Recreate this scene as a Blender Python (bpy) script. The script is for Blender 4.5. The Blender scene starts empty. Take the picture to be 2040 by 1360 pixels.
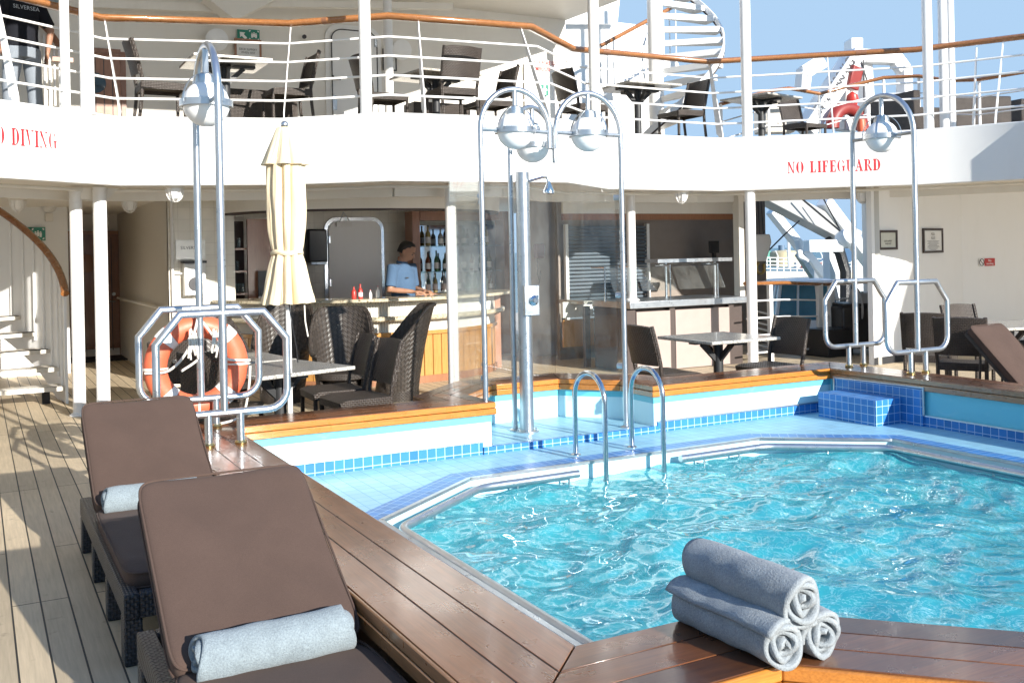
import bpy, math, random
from mathutils import Vector, Matrix
R = math.radians
random.seed(7)
SC = bpy.context.scene
COL = SC.collection
# ------------------------------------------------------------------ camera numbers (35 mm lens, level, slight roll)
F, CX, CY, RO, EYE = 1983., 1020., 503., .02, 1.6
YAW = math.atan(1070 / 1983.)
SN, CS = math.sin(YAW), math.cos(YAW)
def at(u, v, X=None, Y=None, Z=None, d=None):
    """a point of the place seen in direction (u, v), on the plane X=, Y= or Z=, or d metres deep"""
    a, b = u - CX, v - CY
    xn, zn = (a - RO * b) / F, (-RO * a - b) / F
    D = Vector((SN + xn * CS, CS - xn * SN, zn))
    if Z is not None: t = (Z - EYE) / zn
    elif Y is not None: t = Y / D.y
    elif X is not None: t = X / D.x
    else: t = d
    return Vector((0, 0, EYE)) + D * t

# ------------------------------------------------------------------ mesh builder
def frame(t):
    t = t.normalized()
    a = Vector((0, 0, 1)) if abs(t.z) < .9 else Vector((1, 0, 0))
    x = a.cross(t).normalized()
    return x, t.cross(x)
class MB:
    def __init__(s): s.v = []; s.f = []; s.uv = {}
    def add(s, vs, fs):
        o = len(s.v); s.v += [Vector(p) for p in vs]
        s.f += [tuple(i + o for i in f) for f in fs]
        return s
    def box(s, c, size, rz=0, M=None):
        x, y, z = [k / 2 for k in size]
        vs = [Vector((i, j, k)) for k in (-z, z) for j in (-y, y) for i in (-x, x)]
        m = Matrix.Translation(Vector(c)) @ (M if M is not None else Matrix.Rotation(rz, 4, 'Z'))
        return s.add([m @ p for p in vs], [(0, 2, 3, 1), (4, 5, 7, 6), (0, 1, 5, 4), (2, 6, 7, 3), (0, 4, 6, 2), (1, 3, 7, 5)])
    def beam(s, p, q, w, h, up=None):
        p, q = Vector(p), Vector(q); t = (q - p); L = t.length; t.normalize()
        u = Vector(up) if up else (Vector((0, 0, 1)) if abs(t.z) < .95 else Vector((0, 1, 0)))
        x = t.cross(u).normalized(); u = x.cross(t)
        M = Matrix((x, t, u)).transposed().to_4x4()
        return s.box((p + q) / 2, (w, L, h), M=M)
    def tube(s, pts, r, n=10, closed=False, caps=True, flat=1.):
        pts = [Vector(p) for p in pts]; N = len(pts)
        rs = r if isinstance(r, (list, tuple)) else [r] * N
        vs = []; prev = None
        for i, p in enumerate(pts):
            a = pts[i - 1] if (i or closed) else p
            b = pts[(i + 1) % N] if (i < N - 1 or closed) else p
            d1 = (p - a); d2 = (b - p)
            t = (d1.normalized() if d1.length > 1e-9 else Vector()) + (d2.normalized() if d2.length > 1e-9 else Vector())
            if t.length < 1e-6: t = Vector((0, 0, 1))
            t.normalize()
            if prev is None: x, y = frame(t)
            else:
                x = prev - t * prev.dot(t)
                x = x.normalized() if x.length > 1e-6 else frame(t)[0]
                y = t.cross(x)
            prev = x
            k = 1.
            if d1.length > 1e-9 and d2.length > 1e-9:
                ca = max(-.2, d1.normalized().dot(d2.normalized())); k = min(1.5, 1 / math.sqrt((1 + ca) / 2))
            for j in range(n):
                an = 2 * math.pi * j / n
                off = x * math.cos(an) * rs[i] + y * math.sin(an) * rs[i] * flat
                if k > 1.02:
                    bis = (d2.normalized() - d1.normalized())
                    if bis.length > 1e-6:
                        bis.normalize(); off = off + bis * off.dot(bis) * (k - 1)
                vs.append(p + off)
        fs = []
        for i in range(N if closed else N - 1):
            a, b = i * n, ((i + 1) % N) * n
            for j in range(n):
                k = (j + 1) % n
                fs.append((a + j, a + k, b + k, b + j))
        if caps and not closed:
            fs.append(tuple(range(n - 1, -1, -1))); fs.append(tuple(range((N - 1) * n, N * n)))
        return s.add(vs, fs)
    def cyl(s, c, r, h, n=20, r2=None):
        c = Vector(c); return s.tube([c, c + Vector((0, 0, h))], [r, r if r2 is None else r2], n)
    def lathe(s, prof, c=(0, 0, 0), n=24, M=None, cap=True, a0=0, a1=2 * math.pi):
        full = abs(a1 - a0 - 2 * math.pi) < 1e-6
        m = Matrix.Translation(Vector(c)) @ (M if M is not None else Matrix())
        k = n if full else n + 1
        vs = [m @ Vector((r * math.cos(a0 + (a1 - a0) * j / n), r * math.sin(a0 + (a1 - a0) * j / n), z)) for r, z in prof for j in range(k)]
        fs = []
        for i in range(len(prof) - 1):
            for j in range(n):
                q = (j + 1) % k
                fs.append((i * k + j, i * k + q, (i + 1) * k + q, (i + 1) * k + j))
        if cap and full:
            if prof[0][0] > 1e-5: fs.append(tuple(range(k - 1, -1, -1)))
            if prof[-1][0] > 1e-5: fs.append(tuple(range((len(prof) - 1) * k, len(prof) * k)))
        return s.add(vs, fs)
    def sphere(s, c, r, n=24, sz=1.):
        return s.lathe([(max(1e-4, r * math.sin(math.pi * i / 12)), -r * sz * math.cos(math.pi * i / 12)) for i in range(13)], c, n)
    def prism(s, poly, z0, z1, M=None):
        n = len(poly); m = M if M is not None else Matrix()
        vs = [m @ Vector((p[0], p[1], z)) for z in (z0, z1) for p in poly]
        fs = [tuple(range(n - 1, -1, -1)), tuple(range(n, 2 * n))] + [(i, (i + 1) % n, n + (i + 1) % n, n + i) for i in range(n)]
        return s.add(vs, fs)
    def wall(s, pts, z0, z1, closed=False):
        """vertical sheet along a plan polyline"""
        n = len(pts)
        vs = [(p[0], p[1], z0) for p in pts] + [(p[0], p[1], z1) for p in pts]
        return s.add(vs, [(i, (i + 1) % n, n + (i + 1) % n, n + i) for i in range(n if closed else n - 1)])
    def sheet(s, fn, nu, nv, thick=0., closed_u=False):
        ku = nu if closed_u else nu + 1
        g = [[Vector(fn(i / nu, j / nv)) for i in range(ku)] for j in range(nv + 1)]
        def F_(g, flip):
            vs = [p for row in g for p in row]; fs = []
            for j in range(nv):
                for i in range(nu):
                    q = (i + 1) % ku
                    f = (j * ku + i, j * ku + q, (j + 1) * ku + q, (j + 1) * ku + i)
                    fs.append(f[::-1] if flip else f)
            return vs, fs
        if not thick: return s.add(*F_(g, False))
        h = [[None] * ku for _ in g]
        for j in range(nv + 1):
            for i in range(ku):
                a = g[j][(i + 1) % ku if closed_u else min(i + 1, nu)] - g[j][(i - 1) % ku if closed_u else max(i - 1, 0)]
                b = g[min(j + 1, nv)][i] - g[max(j - 1, 0)][i]
                nn = a.cross(b); nn = nn.normalized() if nn.length > 1e-9 else Vector((0, 0, 1))
                h[j][i] = g[j][i] - nn * thick
        s.add(*F_(g, False)); o = len(s.v) - ku * (nv + 1)
        s.add(*F_(h, True)); p = len(s.v) - ku * (nv + 1)
        for i in range(nu):
            q = (i + 1) % ku
            s.f.append((o + i, p + i, p + q, o + q)); k = nv * ku
            s.f.append((o + k + q, p + k + q, p + k + i, o + k + i))
        if not closed_u:
            for j in range(nv):
                a, b = j * ku, (j + 1) * ku
                s.f.append((o + b, p + b, p + a, o + a))
                s.f.append((o + a + nu, p + a + nu, p + b + nu, o + b + nu))
        return s
    def build(s, name, mat, parent=None, bevel=0, smooth=35, uvscale=1., sub=0, world=True, flip=False):
        me = bpy.data.meshes.new(name)
        vs = s.v
        if parent is not None and world:
            m = wmat(parent).inverted(); vs = [m @ p for p in vs]
        me.from_pydata([tuple(p) for p in vs], [], s.f)
        me.validate(); me.update()
        uv = me.uv_layers.new(name='UVMap')
        for p in me.polygons:
            n = p.normal; a = max(range(3), key=lambda k: abs(n[k]))
            i, j = ((1, 2), (0, 2), (0, 1))[a]
            for li in p.loop_indices:
                co = s.v[me.loops[li].vertex_index]
                uv.data[li].uv = (co[i], co[j])
        if smooth:
            me.shade_smooth(); me.set_sharp_from_angle(angle=R(smooth))
        me.materials.append(mat)
        o = bpy.data.objects.new(name, me); COL.objects.link(o)
        if parent is not None: o.parent = parent
        if bevel:
            b = o.modifiers.new('bevel', 'BEVEL'); b.width = bevel; b.segments = 2; b.limit_method = 'ANGLE'; b.angle_limit = R(40)
            b.harden_normals = False
        if sub:
            b = o.modifiers.new('sub', 'SUBSURF'); b.levels = sub; b.render_levels = sub
        return o
def wmat(o):
    m = o.matrix_basis.copy()
    while o.parent is not None:
        o = o.parent; m = o.matrix_basis @ m
    return m
def tag(o, label=None, cat=None, group=None, kind=None):
    if label: o['label'] = label
    if cat: o['category'] = cat
    if group: o['group'] = group
    if kind: o['kind'] = kind
    return o
def thing(name, label, cat, loc=(0, 0, 0), rz=0, group=None):
    o = bpy.data.objects.new(name, None); COL.objects.link(o)
    o.empty_display_size = .1
    o.matrix_basis = Matrix.Translation(Vector(loc)) @ Matrix.Rotation(rz, 4, 'Z')
    return tag(o, label, cat, group)
def copy_tree(o, parent=None):
    c = o.copy(); COL.objects.link(c)
    if parent is not None: c.parent = parent
    for ch in list(o.children): copy_tree(ch, c)
    return c
class Kind:
    """a prototype: the first call places it, the later ones place copies"""
    def __init__(s, root): s.root = root; s.n = 0
    def put(s, loc, rz=0, label=None, group=None, cat=None, scale=1, M=None):
        o = s.root if s.n == 0 else copy_tree(s.root); s.n += 1
        if s.n == 1: s.src = [c for c in s.root.children]
        o.matrix_basis = Matrix.Translation(Vector(loc)) @ (M if M is not None else Matrix.Rotation(rz, 4, 'Z')) @ Matrix.Scale(scale, 4)
        return tag(o, label, cat, group)

# ------------------------------------------------------------------ materials
class NT:
    def __init__(s, name):
        s.m = bpy.data.materials.new(name); s.m.use_nodes = True
        s.t = s.m.node_tree; s.n = s.t.nodes; s.b = s.n['Principled BSDF']; s.out = s.n['Material Output']
    def node(s, typ, ins=None, **kw):
        x = s.n.new(typ)
        for k, v in kw.items(): setattr(x, k, v)
        for k, v in (ins or {}).items(): s.set(x.inputs[k], v)
        return x
    def set(s, sock, v):
        if hasattr(v, 'is_output'): s.t.links.new(v, sock)
        else: sock.default_value = v
    def P(s, **kw):
        for k, v in kw.items(): s.set(s.b.inputs[k.replace('_', ' ')], v)
    def uv(s, sx=1, sy=1, rot=0, loc=(0, 0, 0)):
        c = s.node('ShaderNodeTexCoord')
        return s.node('ShaderNodeMapping', {'Vector': c.outputs['UV'], 'Scale': (sx, sy, 1), 'Rotation': (0, 0, rot), 'Location': loc}).outputs[0]
    def obj(s, sc=(1, 1, 1)):
        c = s.node('ShaderNodeTexCoord')
        return s.node('ShaderNodeMapping', {'Vector': c.outputs['Object'], 'Scale': sc}).outputs[0]
    def noise(s, vec, scale=5, detail=4, rough=.55, dist=0):
        return s.node('ShaderNodeTexNoise', {'Vector': vec, 'Scale': scale, 'Detail': detail, 'Roughness': rough, 'Distortion': dist}).outputs['Fac']
    def ramp(s, fac, stops, interp='LINEAR'):
        r = s.node('ShaderNodeValToRGB', {'Fac': fac}); e = r.color_ramp; e.interpolation = interp
        while len(e.elements) < len(stops): e.elements.new(.5)
        for el, (p, c) in zip(e.elements, stops):
            el.position = p; el.color = tuple(c) + (1,) if len(c) == 3 else c
        return r.outputs['Color']
    def mix(s, fac, a, b, mode='MIX'):
        x = s.node('ShaderNodeMix', data_type='RGBA', blend_type=mode)
        s.set(x.inputs[0], fac)
        for k, v in ((6, a), (7, b)):
            s.set(x.inputs[k], (tuple(v) + (1,)) if isinstance(v, tuple) and len(v) == 3 else v)
        return x.outputs[2]
    def math(s, op, a, b=0., c=None):
        x = s.node('ShaderNodeMath', operation=op); s.set(x.inputs[0], a); s.set(x.inputs[1], b)
        if c is not None: s.set(x.inputs[2], c)
        return x.outputs[0]
    def bump(s, h, strength=.3, dist=.01, normal=None):
        x = s.node('ShaderNodeBump', {'Height': h, 'Strength': strength, 'Distance': dist})
        if normal is not None: s.t.links.new(normal, x.inputs['Normal'])
        s.t.links.new(x.outputs[0], s.b.inputs['Normal']); return x.outputs[0]
def c4(c): return (c[0], c[1], c[2], 1)
def plain(name, col, rough=.5, metal=0., var=.08, scale=6, bump=0., bscale=40, spec=.5, coat=0.):
    t = NT(name); v = t.obj()
    n = t.noise(v, scale, 5)
    lo = tuple(k * (1 - var) for k in col); hi = tuple(min(1, k * (1 + var)) for k in col)
    t.P(Base_Color=t.ramp(n, [(.3, lo), (.7, hi)]), Metallic=metal, Specular_IOR_Level=spec)
    if coat: t.P(Coat_Weight=coat, Coat_Roughness=.08)
    t.P(Roughness=t.node('ShaderNodeMapRange', {'Value': t.noise(v, scale * 2.3, 3), 3: max(.02, rough - .08), 4: min(1, rough + .08)}).outputs[0])
    if bump: t.bump(t.noise(v, bscale, 3), bump, .01)
    return t.m
def paint(name, col, rough=.38, streak=.06):
    """ship's paint: faint rust-coloured streaks and brush ripple, slightly uneven plate"""
    t = NT(name); v = t.obj((1.5, 1.5, .35)); w = t.obj()
    base = t.mix(t.math('MULTIPLY', t.ramp(t.noise(v, 3, 6, .65), [(.5, (0, 0, 0)), (.78, (1, 1, 1))]), streak), tuple(col), (.45, .38, .28))
    t.P(Base_Color=base, Roughness=t.node('ShaderNodeMapRange', {'Value': t.noise(w, 9, 3), 3: rough - .07, 4: rough + .1}).outputs[0])
    h = t.math('ADD', t.noise(w, 1.3, 2), t.math('MULTIPLY', t.noise(w, 70, 2), .05))
    t.bump(h, .12, .02)
    return t.m
def wood(name, c1, c2, rough=.3, coat=.4, along='X', scale=1., worn=None, tone=0.):
    t = NT(name); s = {'X': (1.6, 34, 34), 'Y': (34, 1.6, 34), 'Z': (34, 34, 1.6)}[along]
    v = t.obj(tuple(k * scale for k in s))
    g = t.noise(v, 1.6, 8, .65, .6)
    col = t.ramp(g, [(.25, c1), (.75, c2)])
    fine = t.noise(t.obj(tuple(k * 5 * scale for k in s)), 1, 3)
    col = t.mix(.4, col, t.ramp(fine, [(.3, tuple(k * .55 for k in c1)), (.7, c2)]))
    if worn:
        m = t.ramp(t.noise(t.obj((1, 1, 1)), 2.6, 5, .6, .4), [(.3, (0, 0, 0)), (.7, (1, 1, 1))])
        wr = t.math('FRACT', t.math('MULTIPLY', t.node('ShaderNodeObjectInfo').outputs['Random'], 7.31))
        col = t.mix(t.math('MULTIPLY', m, t.math('MULTIPLY_ADD', wr, .75, .2)), col, worn)
    if tone:
        dk_ = t.ramp(t.noise(t.obj(tuple(k * .07 for k in s)), 1, 5, .65, .5), [(.42, (.42, .38, .36)), (.62, (1, 1, 1))])
        col = t.mix(.8, col, dk_, 'MULTIPLY')
        rn = t.node('ShaderNodeObjectInfo').outputs['Random']
        col = t.mix(1., col, t.ramp(rn, [(0., (1 - tone, 1 - tone, 1 - tone * .9)), (.5, (1, .97, .95)), (1., (1 + tone, 1 + tone * .85, 1 + tone * .7))]), 'MULTIPLY')
    t.P(Base_Color=col, Roughness=t.node('ShaderNodeMapRange', {'Value': t.noise(t.obj(), 7, 3), 3: rough - .08, 4: rough + .15}).outputs[0], Coat_Weight=coat, Coat_Roughness=.12)
    t.bump(t.math('ADD', g, t.math('MULTIPLY', fine, .5)), .05, .0008)
    return t.m
M = {}
M['white'] = paint('white_ship_paint', (.84, .84, .83))
M['bulwark'] = paint('white_bulwark_paint', (.74, .735, .715), .35, .10)
M['cream'] = paint('cream_soffit_paint', (.78, .75, .69), .45, .12)
M['grey_wall'] = paint('warm_grey_panel', (.64, .60, .53), .4, .1)
M['rail_white'] = plain('white_rail_enamel', (.8, .79, .77), .3, var=.03)
M['alu'] = plain('satin_galvanised_tube', (.50, .53, .56), .30, .9, .08, 9, .05, 120)
M['steel'] = plain('polished_steel', (.58, .60, .62), .16, 1., .05, 6)
M['brass'] = plain('brass_foot_ring', (.6, .45, .2), .3, 1.)
M['black'] = plain('black_plastic', (.018, .018, .02), .4)
M['dark_metal'] = plain('black_table_iron', (.025, .026, .028), .5)
M['rubber'] = plain('dark_rubber_mat', (.02, .02, .022), .8)
def opal():
    t = NT('opal_glass_globe'); t.P(Base_Color=(.88, .88, .87, 1), Roughness=.35, Specular_IOR_Level=.35); return t.m
M['opal'] = opal()
def glass(name, col=(.9, .95, .93), rough=0., fac=.12):
    """thin pane: mostly clear, mirrored at grazing angles, faint grime"""
    t = NT(name)
    tr = t.node('ShaderNodeBsdfTransparent', {'Color': c4(col)})
    gl = t.node('ShaderNodeBsdfGlossy', {'Roughness': rough, 'Color': (1, 1, 1, 1)})
    df = t.node('ShaderNodeBsdfDiffuse', {'Color': (.6, .6, .58, 1)})
    fr = t.node('ShaderNodeLayerWeight', {'Blend': .25})
    f = t.math('ADD', t.math('MULTIPLY', fr.outputs['Fresnel'], .28), fac * .2)
    m1 = t.node('ShaderNodeMixShader', {0: f, 1: tr.outputs[0], 2: gl.outputs[0]})
    g = t.ramp(t.noise(t.obj((1, 1, .4)), 3.5, 6, .7), [(.35, (0, 0, 0)), (.8, (1, 1, 1))])
    m2 = t.node('ShaderNodeMixShader', {0: t.math('MULTIPLY', g, fac), 1: m1.outputs[0], 2: df.outputs[0]})
    t.t.links.new(m2.outputs[0], t.out.inputs[0]); return t.m
M['glass'] = glass('shower_screen_glass', (.975, .985, .98), 0., .09)
M['clear'] = glass('clear_acrylic', (.93, .96, .96), .02, .08)
M['bottle_glass'] = glass('bar_glass', (.8, .86, .85), .02, .12)
def planks(name, col, seam, pw=.122, rough=.62, lx=2.6, swap=True):
    t = NT(name); c = t.node('ShaderNodeTexCoord')
    v = t.node('ShaderNodeMapping', {'Vector': c.outputs['UV'], 'Rotation': (0, 0, R(90) if swap else 0)}).outputs[0]
    def brick(a, b, m, size):
        x = t.node('ShaderNodeTexBrick', {'Vector': v, 'Color1': c4(a), 'Color2': c4(b), 'Mortar': c4(m), 'Scale': 1., 'Mortar Size': size, 'Mortar Smooth': .1, 'Brick Width': lx, 'Row Height': pw})
        x.offset = .37; x.offset_frequency = 3; x.squash = 1; return x
    b1 = brick(tuple(k * .86 for k in col), tuple(min(1, k * 1.1) for k in col), seam, .0042)
    g = t.noise(t.node('ShaderNodeMapping', {'Vector': c.outputs['UV'], 'Scale': (60, 3, 1) if swap else (3, 60, 1)}).outputs[0], 1, 6, .7, .3)
    colr = t.mix(.55, b1.outputs['Color'], t.mix(1., b1.outputs['Color'], t.ramp(g, [(.25, (.55, .52, .48)), (.75, (1.15, 1.12, 1.1))]), 'MULTIPLY'))
    st = t.ramp(t.noise(t.uv(), 9, 5, .6), [(.62, (0, 0, 0)), (.72, (1, 1, 1))])
    colr = t.mix(t.math('MULTIPLY', st, .42), colr, (.14, .10, .07))
    br = t.ramp(t.noise(t.uv(), 1.1, 3), [(.3, (.85, .84, .82)), (.7, (1.06, 1.05, 1.03))])
    colr = t.mix(1., colr, br, 'MULTIPLY')
    t.P(Base_Color=colr, Roughness=rough)
    h = t.math('SUBTRACT', t.math('MULTIPLY', g, .15), t.math('MULTIPLY', b1.outputs['Fac'], 1.))
    t.bump(h, .4, .006); return t.m
M['deck'] = planks('scrubbed_teak_deck', (.62, .515, .365), (.02, .02, .02))
M['deck_up'] = planks('upper_deck_planks', (.46, .40, .31), (.03, .03, .03))
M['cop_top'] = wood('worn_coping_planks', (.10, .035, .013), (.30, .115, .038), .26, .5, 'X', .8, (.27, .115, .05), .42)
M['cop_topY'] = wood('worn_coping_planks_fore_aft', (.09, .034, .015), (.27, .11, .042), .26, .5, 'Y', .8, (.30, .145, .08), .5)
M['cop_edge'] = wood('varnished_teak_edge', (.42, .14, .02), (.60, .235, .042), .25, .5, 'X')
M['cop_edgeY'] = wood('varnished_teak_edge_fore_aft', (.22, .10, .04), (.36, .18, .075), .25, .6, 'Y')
M['hand'] = wood('varnished_handrail', (.22, .075, .02), (.42, .18, .06), .22, .8, 'X')
M['teakdoor'] = wood('dark_teak_door', (.20, .085, .042), (.30, .14, .075), .35, .3, 'Z')
M['cabinet'] = wood('red_brown_cabinet', (.27, .115, .055), (.36, .165, .085), .35, .3, 'Z')
M['barwood'] = wood('honey_bar_panels', (.42, .20, .05), (.58, .30, .09), .3, .5, 'Z')
def tiles(name, col, grout, size, var=.12, rough=.2, rot=0, mort=.06):
    t = NT(name); v = t.uv(1 / size, 1 / size, rot)
    b = t.node('ShaderNodeTexBrick', {'Vector': v, 'Color1': c4(tuple(k * (1 - var) for k in col)), 'Color2': c4(tuple(min(1, k * (1 + var)) for k in col)), 'Mortar': c4(grout), 'Scale': 1., 'Mortar Size': mort / 2, 'Mortar Smooth': .2, 'Brick Width': 1., 'Row Height': 1.})
    b.offset = 0; b.squash = 1
    n = t.noise(t.uv(), 2.2, 4)
    col_ = t.mix(1., b.outputs['Color'], t.ramp(n, [(.3, (.88, .9, .92)), (.7, (1.05, 1.04, 1.03))]), 'MULTIPLY')
    t.P(Base_Color=col_, Roughness=t.node('ShaderNodeMapRange', {'Value': b.outputs['Fac'], 3: rough, 4: .7}).outputs[0])
    t.P(Specular_IOR_Level=.3); t.bump(t.math('MULTIPLY', b.outputs['Fac'], -1.), .3, .003); return t.m
M['tile_pale'] = tiles('pale_blue_mosaic', (.30, .56, .70), (.21, .42, .55), .105, .07, .4, 0, .05)
M['tile_blue'] = tiles('cobalt_pool_tile', (.035, .19, .50), (.42, .58, .74), .072, .16, .35, 0, .08)
M['tile_wall'] = tiles('beige_square_wall_tile', (.70, .66, .57), (.52, .48, .41), .15, .05, .25, 0, .03)
def stain(name, col, rough=.35):
    t = NT(name)
    n = t.ramp(t.noise(t.obj((1, 1, 2)), 5, 6, .7, 1.), [(.55, (0, 0, 0)), (.8, (1, 1, 1))])
    t.P(Base_Color=t.mix(t.math('MULTIPLY', n, .25), col, (.5, .75, .8)), Roughness=rough); t.bump(t.noise(t.obj(), 2, 3), .1, .02); return t.m
M['pool_paint'] = stain('turquoise_pool_paint', (.13, .50, .62))  # the pool paint as it looks in shade, put into the colour
M['pool_white'] = paint('pale_pool_paint', (.55, .78, .84), .35, .02)
def wicker(name, col, hi, cell=.016, chevron=False):
    t = NT(name)
    v = t.uv(1 / cell, 1 / cell)
    sx = t.node('ShaderNodeSeparateXYZ', {0: v})
    x, y = sx.outputs[0], sx.outputs[1]
    if chevron:
        y = t.math('ADD', y, t.math('MULTIPLY', t.math('ABSOLUTE', x), .8)); x = t.math('MULTIPLY', x, .5)
    a = t.math('SINE', t.math('MULTIPLY', x, math.pi)); b = t.math('SINE', t.math('MULTIPLY', y, math.pi))
    ck = t.math('MULTIPLY', a, b)                       # over / under
    hx = t.math('ABSOLUTE', t.math('SINE', t.math('MULTIPLY', y, math.pi)))
    hy = t.math('ABSOLUTE', t.math('SINE', t.math('MULTIPLY', x, math.pi)))
    over = t.math('GREATER_THAN', ck, 0.)
    h = t.math('ADD', t.math('MULTIPLY', over, hx), t.math('MULTIPLY', t.math('SUBTRACT', 1., over), hy))
    n = t.noise(t.obj(), 9, 4)
    colr = t.mix(t.math('MULTIPLY', h, .8), tuple(k * .3 for k in col), t.ramp(n, [(.3, col), (.7, hi)]))
    t.P(Base_Color=colr, Roughness=.42, Specular_IOR_Level=.45)
    t.bump(h, .7, .005); return t.m
M['wicker'] = wicker('brown_wicker', (.05, .037, .03), (.095, .075, .062))
M['wicker_chev'] = wicker('brown_wicker_chevron', (.062, .048, .04), (.115, .094, .08), .026, True)
M['wicker_dark'] = wicker('charcoal_wicker', (.03, .03, .034), (.07, .07, .078), .014)
def cloth(name, c, sc=420, rough=.9, fold=.25, sheen=.03):
    t = NT(name); v = t.obj()
    w = t.noise(v, sc, 2, .6); n = t.noise(v, 3.2, 4)
    t.P(Base_Color=t.mix(1., t.ramp(n, [(.3, tuple(k * .9 for k in c)), (.7, tuple(min(1, k * 1.08) for k in c))]), t.ramp(w, [(.3, (.82, .82, .82)), (.7, (1.1, 1.1, 1.1))]), 'MULTIPLY'), Roughness=rough, Sheen_Weight=sheen, Specular_IOR_Level=.2)
    t.bump(t.math('ADD', t.math('MULTIPLY', w, .12), t.math('MULTIPLY', n, 1.)), fold, .012); return t.m
M['cushion'] = cloth('taupe_brown_canvas', (.088, .057, .045), 380, .9, .35)
M['canvas'] = cloth('cream_umbrella_canvas', (.74, .62, .42), 300, .85, .5)
def terry(name, c):
    t = NT(name); v = t.obj()
    w = t.noise(v, 190, 3, .7); n = t.noise(v, 14, 4)
    t.P(Base_Color=t.mix(1., t.ramp(n, [(.3, tuple(k * .85 for k in c)), (.7, tuple(min(1, k * 1.08) for k in c))]), t.ramp(w, [(.3, (.68, .68, .7)), (.7, (1.12, 1.12, 1.12))]), 'MULTIPLY'), Roughness=.95, Sheen_Weight=.12, Specular_IOR_Level=.1)
    t.bump(t.math('ADD', w, t.math('MULTIPLY', n, 1.)), .7, .006); return t.m
M['towel'] = terry('grey_blue_terry', (.33, .365, .385))
M['towel_pale'] = terry('pale_grey_terry', (.26, .31, .335))
def granite(name, a, b, c, sc=85):
    t = NT(name); v = t.obj()
    n1 = t.noise(v, sc, 2, .7); n2 = t.noise(v, sc * .35, 3, .7)
    col = t.mix(t.ramp(n2, [(.45, (0, 0, 0)), (.6, (1, 1, 1))]), t.ramp(n1, [(.35, a), (.5, b), (.68, c)]), b)
    t.P(Base_Color=col, Roughness=.22, Coat_Weight=.3); return t.m
M['granite'] = granite('speckled_granite', (.12, .11, .10), (.42, .40, .36), (.60, .58, .52))
M['granite_gold'] = granite('golden_granite', (.10, .08, .05), (.48, .42, .30), (.66, .60, .46), 40)
M['orange'] = plain('faded_orange_buoy', (.62, .13, .06), .45, var=.12, bump=.1)
M['tape'] = plain('reflective_tape', (.72, .72, .70), .35)
M['rope'] = cloth('white_rope', (.70, .67, .60), 240, .9, .6)
M['red'] = plain('stencil_red', (.45, .015, .022), .5, var=.15, scale=30)
M['taupe_panel'] = plain('taupe_laminate', (.36, .29, .26), .5, var=.04, bump=.05)
M['brown_post'] = plain('brown_post', (.06, .042, .036), .5)
M['green'] = plain('sign_green', (.0, .19, .12), .4, var=.03)
M['signwhite'] = plain('sign_white', (.78, .78, .76), .4, var=.03)
M['ink'] = plain('sign_ink', (.05, .05, .055), .6)
M['signred'] = plain('sign_red', (.5, .04, .03), .4, var=.03)
# ------------------------------------------------------------------ camera, sky, sun
cam = bpy.data.cameras.new('camera'); co = bpy.data.objects.new('camera', cam); COL.objects.link(co)
cam.sensor_width = 36; cam.lens = F / 2040 * 36; cam.shift_y = -(680 - CY) / 2040; cam.clip_end = 30000; cam.clip_start = .05
fw = Vector((SN, CS, 0)); rt = Vector((CS, -SN, 0)); up = Vector((0, 0, 1))
r2 = (rt * 1 + up * -RO).normalized(); u2 = (up * 1 + rt * RO).normalized()
co.matrix_world = Matrix.Translation((0, 0, EYE)) @ Matrix((r2, u2, -fw)).transposed().to_4x4()
SC.camera = co
SUN_EL, SUN_AZ = R(18), math.atan2(.20, -.98)            # the sun stands behind the camera, a little to its right
sd = Vector((math.sin(SUN_AZ) * math.cos(SUN_EL), math.cos(SUN_AZ) * math.cos(SUN_EL), math.sin(SUN_EL)))
sl = bpy.data.lights.new('sun', 'SUN'); sl.energy = 3.3; sl.angle = R(.53); sl.cycles.is_caustics_light = True; sl.color = (1., .95, .87)
so = bpy.data.objects.new('sun', sl); COL.objects.link(so); so.rotation_euler = sd.to_track_quat('Z', 'Y').to_euler(); so.location = sd * 60
w = bpy.data.worlds.new('World'); SC.world = w; w.use_nodes = True
wn = w.node_tree.nodes; wl = w.node_tree.links
sky = wn.new('ShaderNodeTexSky'); sky.sky_type = 'NISHITA'; sky.sun_disc = False; sky.sun_elevation = SUN_EL; sky.sun_rotation = SUN_AZ
sky.air_density = .75; sky.dust_density = .05; sky.ozone_density = 3.6; sky.altitude = 0
hz_ = wn.new('ShaderNodeMix'); hz_.data_type = 'RGBA'; hz_.blend_type = 'DARKEN'; hz_.inputs[0].default_value = 1; hz_.inputs[7].default_value = (1.1, 1.62, 2.25, 1)   # hazy horizon, never brighter than this
wl.new(sky.outputs[0], hz_.inputs[6]); wl.new(hz_.outputs[2], wn['Background'].inputs[0]); wn['Background'].inputs[1].default_value = .15
SC.view_settings.view_transform = 'Standard'; SC.view_settings.look = 'None'; SC.view_settings.exposure = 1.45; SC.view_settings.gamma = 1
SC.render.engine = 'CYCLES'; cy = SC.cycles
cy.use_denoising = True; cy.denoiser = 'OPENIMAGEDENOISE'; cy.max_bounces = 10; cy.diffuse_bounces = 7; cy.transparent_max_bounces = 24; cy.caustics_refractive = True; cy.caustics_reflective = True
cy.sample_clamp_indirect = 8; cy.use_adaptive_sampling = True; cy.adaptive_threshold = .02; cy.blur_glossy = 1.0

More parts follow.
